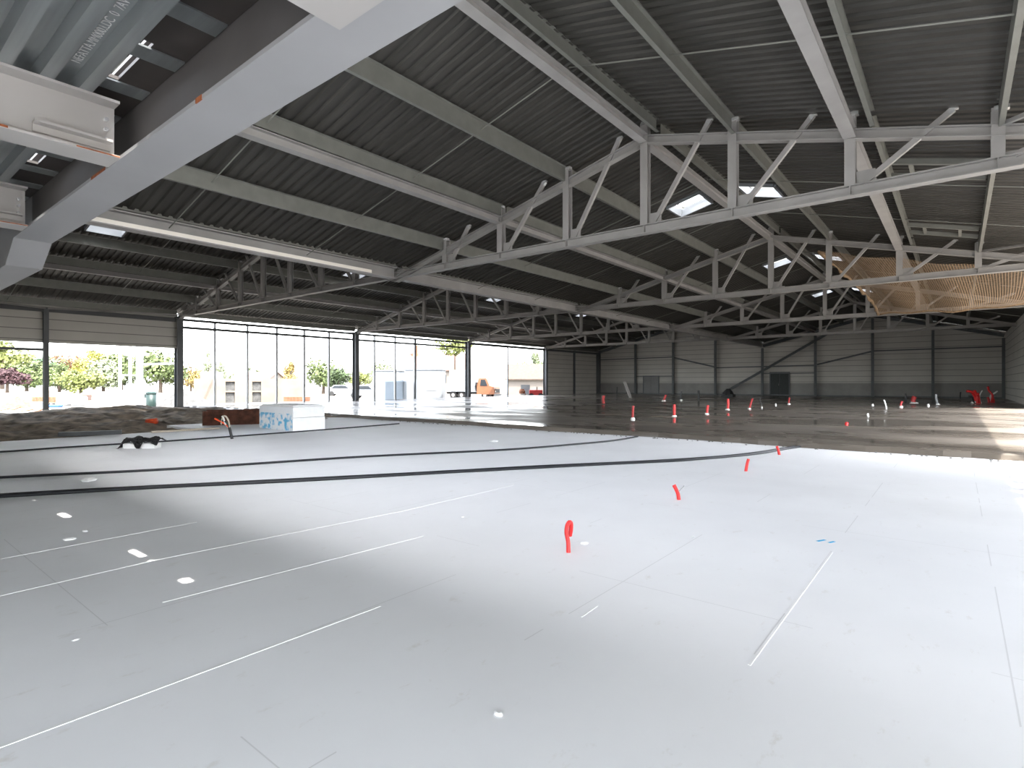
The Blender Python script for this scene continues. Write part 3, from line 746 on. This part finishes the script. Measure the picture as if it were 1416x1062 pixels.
# bunch of red sleeves at the sunlit corner
def bunch(u, v, tubes, label):
    base = P(u, v, T); ro = tag(empty('sleeve_bunch', base), label, 'sleeves', 'bunches of sleeves in the sun')
    for (pp, rad, m) in tubes:
        path = smooth_path([RIGHT*px2(a, v) + Vector((0, 0, px2(h, v))) + FWD*random.uniform(-.1, .1) for a, h in pp], 6)
        p2, rr = ringed(path, rad, .05)
        b = MB(); b.tube(p2, rad, 8, rads=rr); b.build('tube', M[m], ro, smooth=True)
bunch(1350, 558, [([(0, 0), (0, 9), (-6, 16), (-12, 17)], .085, 'red'), ([(1.5, 0), (2, 10), (-2, 18)], .10, 'red'), ([(3, 0), (4, 8), (1, 14)], .09, 'red'), ([(6, 0), (6, 10), (6.5, 18)], .03, 'pvc'),
                  ([(-3, 0), (-6, 8), (-10, 10)], .05, 'dark'), ([(-6, 0), (-2, 2), (4, 1)], .09, 'pvc')], 'big bunch of red sleeves in white collars at the sunlit slab edge')
bunch(1371, 557, [([(0, 0), (0, 10), (-3, 17), (-6, 22)], .06, 'red'), ([(.5, 0), (.5, 10), (3, 13), (7, 16)], .05, 'pvc'), ([(3, 0), (3, 4), (2, 7)], .10, 'red'), ([(-3, 0), (-5, 4), (-4, 7)], .07, 'redd')],
      'forked bunch of red and white sleeves right of the bigger bunch')
# insulation pack
p0 = P(405, 596.5, 0)
r = tag(empty('insulation_pack', (p0.x-1.9, p0.y, 0)), 'white insulation pack with blue printed wrap beside the rusty box', 'pack')
b = MB()
b.box((0, 0, .0), (1.9, 1.05, .38)); b.box((.01, .01, .385), (1.89, 1.04, .70)); b.build('boards', M['foam'], r, bevel=.012)
b = MB(); b.box((-.012, -.014, .01), (1.86, .0, .68)); b.build('printed_wrap', M['wrap'], r)['label'] = 'white wrap printed with blue blotches'
b = MB(); b.box((.05, .03, .705), (1.86, 1.0, .74)); b.build('top_board', M['foam'], r, bevel=.01)
# rusty box
a = P(280, 588.5, 0); c = P(366, 586.3, 0); d = (c-a); L = d.length; d.normalize(); ang = math.atan2(d.y, d.x)
r = tag(empty('formwork_box', a, ang), 'dark rusty steel box lying open behind the insulation pack', 'box')
H, W = .47, 1.0
b = MB(); b.box((0, 0, 0), (L, .04, H)); b.build('side_panel', M['rust'], r)
b = MB(); b.box((0, W-.04, 0), (L, W, H)); b.build('side_panel', M['rust'], r)
b = MB(); b.box((0, .04, 0), (.04, W-.04, H-.03)); b.build('end_panel', M['rust'], r)
b = MB(); b.box((L-.04, .04, 0), (L, W-.04, H)); b.build('end_panel', M['rust'], r)
b = MB(); b.box((.04, .04, 0), (L-.04, W-.04, .04)); b.build('bottom', M['rust'], r)
b = MB()
for q in range(7): b.box((L*q/6.5, -.03, 0), (L*q/6.5+.03, 0, H))
b.build('stiffener', M['rust'], r)
# cable bundle
base = P(321, 607, 0); r = tag(empty('cable_bundle', base), 'tuft of loose cables sticking out of a dark tube by the rusty box', 'cables')
k = 14.0/F
def pp(lst): return smooth_path([RIGHT*(a*k) + Vector((0, 0, h*k)) for a, h in lst], 8)
b = MB(); b.tube(pp([(0, 0), (-2, 8), (-4, 16)]), .035, 8); b.build('tube', M['dark'], r, smooth=True)
for lst, m in (([(-3, 14), (-5, 25), (-9, 31), (-13, 30), (-15, 20)], 'wood'), ([(-4, 15), (-7, 22), (-13, 25), (-18, 27)], 'green'), ([(-4, 15), (-9, 20), (-12, 29), (-14, 31)], 'pvc'), ([(-5, 16), (-12, 22), (-20, 26), (-24, 28)], 'orange')):
    b = MB(); b.tube(pp(lst), .02, 6); b.build('cable', M[m], r, smooth=True)
# black film over two foam blocks
a = P(196, 619.5, 0)
for (dx, w, lb) in ((-.18, .30, 'white foam block under the left end of the black film'), (.20, .30, 'white foam block under the right end of the black film')):
    b = MB(); b.box((-w/2, -.12, 0), (w/2, .12, .11)); o = b.build('foam_block', M['foam'], bevel=.01, loc=a + RIGHT*dx, rotz=YAW)
    tag(o, lb, 'block', 'foam blocks under the film')
b = MB(); nx_, ny_ = 26, 10; g = []
for i in range(nx_+1):
    row = []
    for j in range(ny_+1):
        s = i/nx_*2-1; t = j/ny_*2-1
        x = s*.43; y = t*.17
        z = .185 + .03*math.sin(s*7+1)*math.cos(t*3) + .03*math.exp(-((s-.45)/.25)**2) + .03*math.exp(-((s+.4)/.3)**2) + random.uniform(-.008, .012)
        if s < -.80: z = max(.012, z - (-.80-s)*.95)
        if t < -.4: z -= (-.4-t)*(.10 + .26*max(0, 1-abs(s-.05)/.22))
        if t < -.8: z -= .015
        row.append(Vector((x, y, max(z, .01))))
    g.append(row)
for i in range(nx_):
    for j in range(ny_): b.poly([g[i][j], g[i+1][j], g[i+1][j+1], g[i][j+1]])
o = b.build('black_film', M['black'], smooth=True, loc=a, rotz=YAW)
sm = o.modifiers.new('thick', 'SOLIDIFY'); sm.thickness = .006
tag(o, 'crumpled black plastic film draped over two white foam blocks', 'film')
# planks
def plank(u0, v0, u1, v1, w, h, m, name, label):
    a, c = P(u0, v0, 0), P(u1, v1, 0); d = c-a
    b = MB(); b.box((0, 0, 0), (d.length, w, h)); return tag(b.build(name, M[m], bevel=.006, loc=a, rotz=math.atan2(d.y, d.x)), label, 'plank')
plank(80, 604, 168, 600.5, .14, .11, 'slate', 'steel_length', 'dark grey steel length lying at the edge of the soil')
plank(210, 598.6, 304, 593.2, .10, .05, 'wood', 'timber_plank', 'pale timber plank lying in front of the rusty box')
# orange piece on the soil
a = P(203, 588, .0); r = tag(empty('orange_bucket', a + Vector((0, 0, .03)), YAW), 'orange plastic bucket tipped over on the soil by the facade', 'bucket')
b = MB(); b.tube([Vector((.0, 0, .09)), Vector((.30, 0, .10))], .1, 14, rads=[.085, .10]); b.build('body', M['orange'], r, smooth=True)
b = MB(); b.tube([Vector((.29, 0, .10)), Vector((.32, 0, .10))], .105, 14); b.build('rim', M['orange'], r, smooth=True)
# foam scraps
for (u, v, s, lb) in ((96, 746.5, .045, 'flat white foam scrap near the left sun spots'), (808, 752, .035, 'white foam crumb beside the looped red sleeve'), (689, 988, .022, 'tiny white foam crumb on the foreground floor'),
                 (124, 665, .10, 'white foam scrap just beyond the nearest conduit bundle'), (118, 735, .03, 'white foam crumb above the left white joint line'), (105, 885, .016, 'tiny white foam crumb on the lower left floor'),
                 (683, 611, .09, 'white foam scrap lying near the slab edge in the middle'), (958, 742, .022, 'white foam crumb below the forked red sleeve'), (640, 715, .022, 'white foam crumb in the middle of the pale floor')):
    b = MB(); n = 6
    b.lathe([(s*.7, 0), (s*random.uniform(.8, 1.1), s*.25), (s*.45, s*.5)], (0, 0, 0), n)
    o = b.build('foam_scrap', M['foam'], loc=P(u, v, 0), rotz=random.uniform(0, 3)); o.scale = (1.3, .8, 1); tag(o, lb, 'scrap', 'foam scraps on the floor')
# white filled joints and blue paint marks (thin things lying on the boards)
def strip(u0, v0, u1, v1, w, name, m, label, h=.0025):
    a, c = P(u0, v0, 0), P(u1, v1, 0); d = c-a
    b = MB(); b.box((0, -w/2, .0), (d.length, w/2, h)); return tag(b.build(name, M[m], loc=a, rotz=math.atan2(d.y, d.x)), label, 'line' if m == 'foam' else 'mark', 'white joint lines' if m == 'foam' else 'blue paint marks')
strip(-30, 1044, 525, 838, .022, 'joint_line', 'foam', 'bold white joint line crossing the lower left corner of the floor')
strip(225, 833, 585, 741.5, .009, 'joint_line', 'foam', 'thin white joint line second from the lower left corner')
strip(-30, 831, 222, 773, .010, 'joint_line', 'foam', 'white joint line left of the long sun spot')
strip(222, 773, 560, 706, .016, 'joint_line', 'foam', 'white joint line starting at the long sun spot')
strip(-20, 777, 272, 722, .011, 'joint_line', 'foam', 'white joint line left, just beyond the long sun spot')
strip(560, 706, 710, 671, .010, 'joint_line', 'foam', 'faint white joint line fading out in the middle of the floor')
strip(1150, 764, 1036, 920, .014, 'joint_line', 'foam', 'white joint line running away below the blue paint marks')
strip(804, 853, 826, 838, .010, 'joint_line', 'foam', 'short white joint fragment in the middle foreground')
strip(1130, 748.5, 1141, 746.5, .028, 'paint_mark', 'bluepaint', 'left longer blue paint dash on the pale floor', .001)
strip(1146, 750.5, 1154, 748.8, .024, 'paint_mark', 'bluepaint', 'right shorter blue paint dash on the pale floor', .001)
# leaning boards and dark heap at the back
b = MB(); b.box((-.5, -.4, 0), (.5, .4, .25)); b.lathe([(.5, .2), (.38, .5), (.15, .75)], (0, 0, 0), 7)
tag(b.build('dark_heap', M['dark'], loc=P(1001, 549.5, T)+Vector((0, 1.2, 0))), 'dark heap of material at the foot of the long brace', 'heap')
a = P(872, 551, T); b = MB(); b.bar((0, 0, 0.05), (-1.0, .9, 1.35), .25, .04)
tag(b.build('leaning_board', M['web'], loc=a), 'board leaning against the back wall left of the pale door', 'board')

# ------------------------------------------------------------------ outside, beyond the facade
G = -.3
def E(u, v): return P(u, v, G)
def crown(rx, rz, n, leaf, zc, seed, shape='round'):
    rnd = random.Random(seed); b = MB()
    blobs = []
    for i in range(16):
        t = rnd.uniform(0, 2*pi); ph = rnd.uniform(-1, 1); rr = rnd.uniform(.35, .75)
        k = math.sqrt(1-ph*ph)
        w = 1.0
        if shape == 'cone': w = .35 + .65*(1-(ph+1)/2)
        blobs.append((Vector((math.cos(t)*k*rr*rx*w, math.sin(t)*k*rr*rx*w, zc + ph*rr*rz)), rnd.uniform(.35, .55)*w))
    for i in range(n):
        c, s = blobs[rnd.randrange(16)]
        v = Vector((rnd.gauss(0, 1), rnd.gauss(0, 1), rnd.gauss(0, 1))).normalized()*rnd.uniform(.7, 1.02)
        p = c + Vector((v.x*s*rx, v.y*s*rx, v.z*s*rz))
        nrm = (v + Vector((rnd.uniform(-.7, .7), rnd.uniform(-.7, .7), rnd.uniform(-.2, .9)))).normalized()
        a = nrm.orthogonal().normalized(); q = nrm.cross(a); L = leaf*rnd.uniform(.6, 1.2)
        b.poly([p-a*L*.5, p-q*L*.35, p+a*L*.5, p+q*L*.35])
    return b
def tree(u, d, top_v, w_px, leaf, label, shape='round', base_frac=.2, n=1800):
    w_px *= 1.2
    h = (HZ-top_v)*d/F + CH - G; w = w_px*d/F/2
    r = tag(empty('tree', pd(u, d, G)), label, 'tree', 'trees beyond the site')
    zc = h*(1+base_frac)/2; rz = h*(1-base_frac)/2
    crown(w, rz, n, max(.3, w*.15), zc, int(u*7+d), shape).build('crown', LEAF[leaf], r)
    b = MB(); b.tube([(0, 0, 0), (.05*w, 0, h*.4), (0, .05*w, h*.75)], .2, 7, rads=[.05*w+.10, .035*w+.06, .03]); b.build('trunk', M['bark'], r)
tree(10, 95, 508, 46, 'red', 'small dark red tree at the left picture edge', base_frac=.3)
tree(3, 150, 470, 70, 'light', 'tall yellow green tree behind the small dark red one')
tree(37, 112, 493, 52, 'mid', 'bushy green tree right of the dark red one', base_frac=.05)
tree(62, 131, 492, 36, 'teal', 'blue green tree just behind the slim dark post', base_frac=.05)
tree(82, 100, 499, 44, 'mid', 'green tree right of the slim dark post', base_frac=.05)
tree(98, 150, 484, 46, 'rusty', 'rusty orange tree among the green ones')
tree(130, 138, 482, 44, 'lime', 'bright yellow green tree right of the rusty one')
tree(112, 90, 504, 46, 'light', 'pale green bush below the rusty tree', base_frac=.03)
tree(143, 108, 497, 48, 'pale', 'dull olive tree left of the white steel frame', base_frac=.03)
tree(168, 128, 487, 50, 'mid', 'green tree behind the white steel frame', base_frac=.05)
tree(222, 95, 482, 62, 'mid', 'large dense green tree left of the first facade column', base_frac=.08, n=1800)
tree(264, 110, 497, 30, 'gold', 'golden bush just right of the first facade column', base_frac=.05)
tree(288, 160, 481, 20, 'pale', 'tall pale poplar behind the block wall', 'cone', .1)
tree(304, 150, 488, 22, 'pale', 'shorter pale poplar behind the block wall', 'cone', .1)
tree(345, 170, 508, 44, 'pale', 'distant pale bushes above the block wall', base_frac=.02)
tree(402, 95, 497, 28, 'gold', 'golden conical tree left of the round green bush', 'cone', .2)
tree(447, 85, 496, 50, 'mid', 'round green bush in the middle of the first window bay', base_frac=.06, n=1600)
tree(468, 80, 505, 26, 'dark', 'dark shrub beside the round green bush', base_frac=.1)
tree(530, 140, 496, 36, 'pale', 'pale hazy tree above the white site cabins', base_frac=.1)
tree(497, 150, 508, 30, 'light', 'low light green tree left of the white cabins', base_frac=.05)
tree(628, 78, 462, 44, 'light', 'leafy tree top showing below the transom over the pink house', base_frac=.62)
tree(742, 120, 478, 34, 'pale', 'pale pointed tree above the brown roof', 'cone', .2)
tree(722, 115, 495, 26, 'lime', 'lime green bush above the brown roof', base_frac=.1)

# truck
a = E(619, 551.2); ang = YAW - .35
TL = 6.9
r = tag(empty('flatbed_truck', a, ang), 'orange flatbed truck parked outside the third window bay', 'truck'); r.scale = (.84, .84, .92)
def hbox(pts, y0, y1, name, m, par):
    b = MB(); n = len(pts); b.poly([(x, y0, z) for x, z in pts]); b.poly([(x, y1, z) for x, z in reversed(pts)])
    for i in range(n):
        p, q = pts[i], pts[(i+1) % n]; b.poly([(p[0], y0, p[1]), (p[0], y1, p[1]), (q[0], y1, q[1]), (q[0], y0, q[1])])
    return b.build(name, M[m], par, bevel=.04)
cab = hbox([(4.5, .55), (4.5, 1.45), (4.75, 2.35), (5.75, 2.35), (6.15, 1.5), (6.75, 1.38), (6.85, .55)], -1.0, 1.0, 'cab', 'truckorange', r)
hbox([(4.95, 1.5), (5.05, 2.2), (5.6, 2.2), (5.9, 1.5)], -1.03, -1.0, 'side_window', 'winglass', cab)
b = MB(); b.poly([(5.83, -.88, 2.22), (6.13, -.88, 1.58), (6.13, .88, 1.58), (5.83, .88, 2.22)]); b.build('windscreen', M['winglass'], cab)
b = MB(); b.box((6.85, -.75, .75), (6.88, .75, 1.15)); b.build('grille', M['dark'], cab)
for y in (-.8, .72):
    b = MB(); b.box((6.85, y, .8), (6.9, y+.14, .98)); b.build('headlight', M['pvc'], cab)
b = MB(); b.box((6.8, -1.0, .35), (7.0, 1.0, .58)); b.build('bumper', M['white'], r)
b = MB(); b.box((.1, -.45, .55), (6.6, -.3, .8)); b.box((.1, .3, .55), (6.6, .45, .8)); b.build('chassis', M['dark'], r)
b = MB(); b.box((0, -1.1, .85), (4.3, 1.1, .98)); b.box((4.2, -1.1, .98), (4.3, 1.1, 1.9)); b.box((0, -1.1, .98), (4.2, -1.05, 1.35)); b.box((0, 1.05, .98), (4.2, 1.1, 1.35)); b.build('flatbed', M['white'], r)
b = MB(); b.box((4.42, -.5, 1.5), (4.5, -1.25, 1.9)); b.build('mirror', M['dark'], r)
for x in (1.25, 2.4, 5.55):
    for y in (-.98, .72):
        b = MB(); b.tube([(x, y, .46), (x, y+.26, .46)], .46, 18); w = b.build('wheel', M['tyre'], r)
        b = MB(); b.tube([(x, y-.01, .46), (x, y+.27, .46)], .22, 12); b.build('hub', M['hub'], w)
# white cabins
def cabin(u0, u1, v, h, m, label, depth=2.4, roofm='white'):
    a, c = E(u0, v), E(u1, v); d = c-a
    r = tag(empty('site_cabin', a, math.atan2(d.y, d.x)), label, 'cabin', 'white site cabins'); L = d.length
    b = MB(); b.box((0, 0, 0), (L, depth, h)); b.build('body', M[m], r, bevel=.03)
    b = MB(); b.box((-.06, -.06, h), (L+.06, depth+.06, h+.1)); b.build('roof', M[roofm], r)
    b = MB(); b.box((L*.2, -.03, 0), (L*.2+.85, .0, 2.0)); b.build('door', M['bluewhite'], r)
    b = MB(); b.box((L*.6, -.03, 1.0), (L*.6+.9, 0, 1.8)); b.build('window', M['bluewhite'], r)
cabin(518, 552, 556, 2.75, 'white', 'left white site cabin outside the second window bay')
cabin(556, 612, 554.5, 2.9, 'white', 'right white site cabin, left of the truck')
b = MB(); b.box((0, 0, 0), (1.6, 1.3, 1.9))
tag(b.build('bulk_bag', M['bluewhite'], loc=E(531, 558.5), rotz=YAW, bevel=.12), 'pale blue bulk bag standing against the left cabin', 'bag')
a = E(600, 550); r = tag(empty('box_van', a, ang-.2), 'white high box van behind the flatbed truck', 'van')
b = MB(); b.box((0, 2.8, .6), (4.4, 5.0, 3.2)); b.build('cargo_box', M['white'], r, bevel=.05)
hbox([(4.45, .5), (4.45, 2.3), (5.2, 2.3), (5.8, 1.5), (5.9, .5)], 2.9, 4.9, 'cab', 'white', r)
for x in (1.0, 5.0):
    b = MB(); b.tube([(x, 2.85, .4), (x, 3.1, .4)], .4, 14); b.build('wheel', M['tyre'], r)
# houses
def house(u0, u1, d, eave_v, ridge_v, wm, rm, label, depth=9, chim=None):
    a, c = pd(u0, d, G), pd(u1, d, G); L = (c-a).length; dd = c-a
    r = tag(empty('house', a, math.atan2(dd.y, dd.x)), label, 'house', 'houses beyond the site')
    he = (HZ-eave_v)*d/F + CH - G; hr = (HZ-ridge_v)*d/F*(1+depth/2/d) + CH - G
    b = MB(); b.box((0, 0, 0), (L, depth, he)); b.poly([(0, 0, he), (0, depth, he), (0, depth/2, hr)]); b.poly([(L, 0, he), (L, depth/2, hr), (L, depth, he)]); b.build('walls', M[wm], r)
    b = MB()
    for s in (0, 1):
        y0 = -.4 if s == 0 else depth+.4; z0 = he - .25
        pts = [(-.4, y0, z0), (L+.4, y0, z0), (L+.4, depth/2, hr+.02), (-.4, depth/2, hr+.02)]
        b.poly(pts); b.poly([(p[0], p[1], p[2]+.15) for p in reversed(pts)])
        for i in range(4):
            p, q = pts[i], pts[(i+1) % 4]; b.poly([p, q, (q[0], q[1], q[2]+.15), (p[0], p[1], p[2]+.15)])
    b.build('roof', M[rm], r)
    if chim:
        b = MB(); b.box((L*chim, depth*.4, hr-1.2), (L*chim+.9, depth*.4+.7, hr+1.5)); b.build('chimney', M['brick'], r)
    for t in (.2, .6):
        b = MB(); b.box((L*t, -.05, he-2.2), (L*t+1.2, 0, he-.9)); b.build('window', M['winglass'], r)
house(558, 640, 92, 511, 490, 'render', 'tilepink', 'pale house with pink tiled roof and chimney behind the cabins', chim=.08)
house(703, 790, 75, 523, 505, 'render', 'tilebrown', 'white house with brown tiled roof beside the solid left wall')
house(322, 372, 140, 523, 515, 'render', 'tilepink', 'distant low house with pink roof above the block wall')
# block wall with openings
a, c = E(268, 558), E(432, 555.5); d = c-a; L = d.length
r = tag(empty('block_wall', a, math.atan2(d.y, d.x)), 'pale new block wall with two openings beyond the first window bay', 'wall')
hh = 2.05; o1, o2 = L*.25, L*.47
b = MB(); cur = 0
for o in (o1, o2):
    b.box((cur, 0, 0), (o, .2, hh)); b.box((o, 0, hh-.25), (o+.7, .2, hh)); b.box((o, 0, .9), (o+.7, .2, 1.02)); cur = o+.7
b.box((cur, 0, 0), (L*.92, .2, hh)); b.build('masonry', M['blockwall'], r)
b = MB()
for o in (o1, o2): b.box((o, .16, 0), (o+.7, .19, hh-.25))
b.build('shutter', M['gravel'], r)
b = MB(); b.box((0, 0, 0), (1.8, 1.5, 2.9)); tag(b.build('white_shed', M['white'], loc=pd(277, 62, G), rotz=YAW), 'small white shed rising over the left end of the block wall', 'shed')
# gravel mound
def mound(u, v, rx, h, m, name, label, seed=1):
    rnd = random.Random(seed); b = MB(); n, k = 28, 8; rows = []
    for i in range(k+1):
        t = i/k; row = []
        for q in range(n):
            ph = 2*pi*q/n; rr = rx*(1-t)*(1+.12*math.sin(ph*3+seed)+rnd.uniform(-.04, .04)); row.append((rr*math.cos(ph), rr*.8*math.sin(ph), h*(t**.85)+rnd.uniform(-.03, .03)*(1 if 0 < i < k else 0)))
        rows.append(row)
    k0 = 0
    for row in rows: b.v += row
    for i in range(k):
        for q in range(n):
            w = (q+1) % n; b.f.append((i*n+q, i*n+w, (i+1)*n+w, (i+1)*n+q)); b.mi.append(0)
    b.f.append(tuple(k*n+q for q in range(n))); b.mi.append(0)
    return tag(b.build(name, M[m], smooth=True, loc=E(u, v)), label, 'mound')
mound(256, 562, 2.3, 1.28, 'gravel', 'gravel_mound', 'grey gravel mound outside behind the first facade column', 2)
mound(57, 549, 1.9, 1.3, 'sand', 'sand_mound', 'pale sand heap outside behind the slim post', 3)
mound(122, 549, 2.2, .75, 'sand', 'sand_mound', 'low pale sand heap right of the slim post', 4)
mound(24, 564, 1.2, .8, 'brick', 'rubble_mound', 'orange brick rubble heap at the left picture edge', 5)
# white steel frame
def postline(name, parts, label, cat, m='white'):
    r = tag(empty(name, parts[0][0]), label, cat)
    o = Vector(parts[0][0])
    for (p, q, w, nm) in parts:
        b = MB(); b.bar(Vector(p)-o, Vector(q)-o, w, w); b.build(nm, M[m], r)
pA, pB, pC = pd(166, 48, G), pd(180, 48, G), pd(193, 38, G)
up = lambda p, z: Vector((p.x, p.y, z))
postline('steel_portal', [(pA, up(pA, 5.2), .2, 'frame_post'), (pB, up(pB, 5.2), .2, 'frame_post'), (pC, up(pC, 5.2), .34, 'frame_post'), (up(pA, 2.05), up(pB, 2.05), .14, 'frame_rail'),
                         (up(pA, 4.4), up(pB, 4.4), .14, 'frame_rail'), (up(pB, 2.05), up(pC, 1.9), .12, 'frame_rail'), (up(pC, 2.65), up(pd(300, 46, G), 3.1), .14, 'frame_rail')],
         'white painted steel frame standing outside the clad opening', 'frame')
# bin
a = E(209, 566.5); r = tag(empty('waste_bin', a, YAW), 'dark green round bin standing outside by the gravel mound', 'bin')
b = MB(); b.lathe([(.24, 0), (.27, .05), (.29, 1.0)], (0, 0, 0), 18); b.build('body', M['green'], r, smooth=True)
b = MB(); b.lathe([(.31, 1.0), (.31, 1.06), (.18, 1.16)], (0, 0, 0), 18); b.build('lid', M['green'], r)
b = MB(); b.box((-.38, -.1, .75), (-.26, .1, .98)); b.build('handle', M['green'], r)
# pallets of bricks, tarp, bags, cars
def boxthing(name, u, v, s, m, label, cat, rot=0, bev=.03, grp=None):
    b = MB(); b.box((-s[0]/2, -s[1]/2, 0), (s[0]/2, s[1]/2, s[2])); o = b.build(name, M[m], loc=E(u, v), rotz=YAW+rot, bevel=bev); return tag(o, label, cat, grp)
def pallet_stack(u, v, s, m, label):
    r = tag(empty('brick_pallet', E(u, v), YAW), label, 'pallet', 'pallets of bricks outside')
    b = MB()
    for q in (-.45, 0, .45): b.box((q*s[0]-.05, -s[1]/2, 0), (q*s[0]+.05, s[1]/2, .1))
    b.box((-s[0]/2, -s[1]/2, .1), (s[0]/2, s[1]/2, .13)); b.build('pallet', M['wood'], r)
    b = MB(); nxx, nz = 5, 4
    for i in range(nxx):
        for j in range(nz):
            b.box((-s[0]/2 + i*s[0]/nxx+.006, -s[1]/2, .14+j*s[2]/nz), (-s[0]/2+(i+1)*s[0]/nxx-.006, s[1]/2, .14+(j+1)*s[2]/nz-.008))
    b.build('bricks', M[m], r)
pallet_stack(59, 559, (1.0, .9, .45), 'brick', 'orange brick pallet left of the slim post')
pallet_stack(77, 559, (.9, .9, .45), 'brick', 'orange brick pallet just right of the slim post')
pallet_stack(120, 556, (.45, .6, .5), 'tilepink', 'small pink block pallet right of the white bags')
pallet_stack(411, 557.5, (1.9, .9, .4), 'brick', 'low orange brick pallet behind the insulation pack')
boxthing('blue_tarp', 72, 563.5, (1.1, .6, .2), 'blue', 'folded blue tarpaulin on the ground beside the slim post', 'tarp', .2, .08)
boxthing('bulk_bag', 89, 561, (.7, .8, .75), 'white', 'left white bulk bag outside the clad opening', 'bag', .1, .1, 'white bulk bags')
boxthing('bulk_bag', 110, 561, (.7, .8, .7), 'white', 'right white bulk bag outside the clad opening', 'bag', -.2, .1, 'white bulk bags')
boxthing('bulk_bag', 53, 566.5, (.6, .5, .5), 'bluewhite', 'pale blue bag left of the slim post foot', 'bag', .3, .08)
for q in range(7):
    u, v = 4 + q*9, 572.5 - 1.2*(q % 3)
    b = MB(); L = random.uniform(.4, .7); tl = random.uniform(.1, .5)
    b.bar((-L/2, 0, .12), (L/2, 0, .12 + tl*.5), .16, .05)
    tag(b.build('scrap_board', M['wood'] if q % 2 else M['brick'], loc=E(u, v)+Vector((0, 0, .02)), rotz=random.uniform(0, 3)), 'loose scrap board in the debris at the left picture edge', 'board', 'scrap boards in the debris')
def car(u, v, m, label, rot):
    r = tag(empty('parked_car', E(u, v), YAW+rot), label, 'car', 'parked cars outside')
    pr = [(-2, .3), (-2.05, .8), (-1.5, .95), (-1.0, 1.42), (.5, 1.42), (1.1, .95), (1.95, .8), (2.05, .3)]
    hbox(pr, -.85, .85, 'body', m, r)
    hbox([(-1.25, .98), (-.92, 1.34), (.42, 1.34), (.85, .98)], -.87, .87, 'windows', 'winglass', r)
    for x in (-1.25, 1.3):
        for y in (-.86, .66):
            b = MB(); b.tube([(x, y, .32), (x, y+.2, .32)], .32, 14); b.build('wheel', M['tyre'], r)
car(474, 547.5, 'white', 'white car parked outside, left of the second facade column', .15)
car(508, 550.5, 'white', 'white car parked outside, right of the second facade column', -.1)
a = E(741, 551.5); r = tag(empty('red_machine', a, YAW), 'small red site machine beside the solid left wall', 'machine')
b = MB(); b.box((-.7, -.4, .35), (.7, .4, .95)); b.build('body', M['redd'], r, bevel=.06)
b = MB(); b.tube([(.1, -.2, .95), (.1, -.2, 1.25)], .05, 8); b.build('exhaust', M['dark'], r)
for x in (-.5, .5):
    b = MB(); b.tube([(x, -.5, .3), (x, -.3, .3)], .3, 14); b.build('wheel', M['tyre'], r)
b = MB(); b.tube([(-1.4, .0, .1), (-1.1, 0, .5), (-1.5, 0, 1.0)], .05, 6); b.lathe([(.3, .55), (.34, .8), (.2, 1.05)], (-1.45, 0, 0), 10); b.build('drum', M['brick'], r)
# overhead wire
b = MB(); p, q = pd(560, 80, 6.2), pd(662, 70, 7.2); b.tube([p, (p+q)/2+Vector((0, 0, -.4)), q], .02, 5)
tag(b.build('overhead_wire', M['dark']), 'thin overhead wire in front of the pink roofed house', 'wire')

# printed text placement (on the underside of a raised rib, read from below)
to.rotation_euler = (pi, 0, 0)
to.location = (.17, 2.42, .0575)

dgr = bpy.context.evaluated_depsgraph_get()
me = bpy.data.meshes.new_from_object(to.evaluated_get(dgr)); tm = bpy.data.objects.new('printed_text', me); C.objects.link(tm)
tm.parent = to.parent; tm.location = to.location; tm.rotation_euler = to.rotation_euler; tm['label'] = to['label']
bpy.data.objects.remove(to); tm.name = 'printed_text'
# ------------------------------------------------------------------ light
w = bpy.data.worlds.new('sky'); bpy.context.scene.world = w; w.use_nodes = True
n = w.node_tree.nodes; l = w.node_tree.links
sk = n.new('ShaderNodeTexSky'); sk.sky_type = 'NISHITA'; sk.sun_disc = False; sk.sun_elevation = math.radians(60); sk.sun_rotation = math.radians(100)
sk.air_density = 1.0; sk.dust_density = 2.5; sk.ozone_density = 1.0
bg = n['Background']
hs = n.new('ShaderNodeHueSaturation'); hs.inputs['Saturation'].default_value = .28; l.new(sk.outputs[0], hs.inputs['Color']); l.new(hs.outputs[0], bg.inputs['Color']); bg.inputs['Strength'].default_value = 1.15
sun = bpy.data.lights.new('sun', 'SUN'); sun.energy = 9.0; sun.angle = math.radians(.6); sun.color = (1, .95, .88)
so = bpy.data.objects.new('sun', sun); C.objects.link(so); so.rotation_euler = S.to_track_quat('Z', 'Y').to_euler()

# ------------------------------------------------------------------ camera
cd = bpy.data.cameras.new('camera'); cam = bpy.data.objects.new('camera', cd); C.objects.link(cam)
cam.location = (0, 0, CH); cam.rotation_euler = (pi/2, 0, YAW); cd.sensor_width = 36; cd.lens = 36*F/1416; cd.shift_y = -(531-HZ)/1416
cd.clip_start = .05; cd.clip_end = 600
sc = bpy.context.scene; sc.camera = cam
sc.view_settings.view_transform = 'Standard'; sc.view_settings.look = 'None'; sc.view_settings.gamma = 1; sc.view_settings.use_curve_mapping = False
sc.view_settings.exposure = .9
sc.cycles.max_bounces = 10; sc.cycles.diffuse_bounces = 6; sc.cycles.transparent_max_bounces = 16
sc.cycles.use_denoising = True
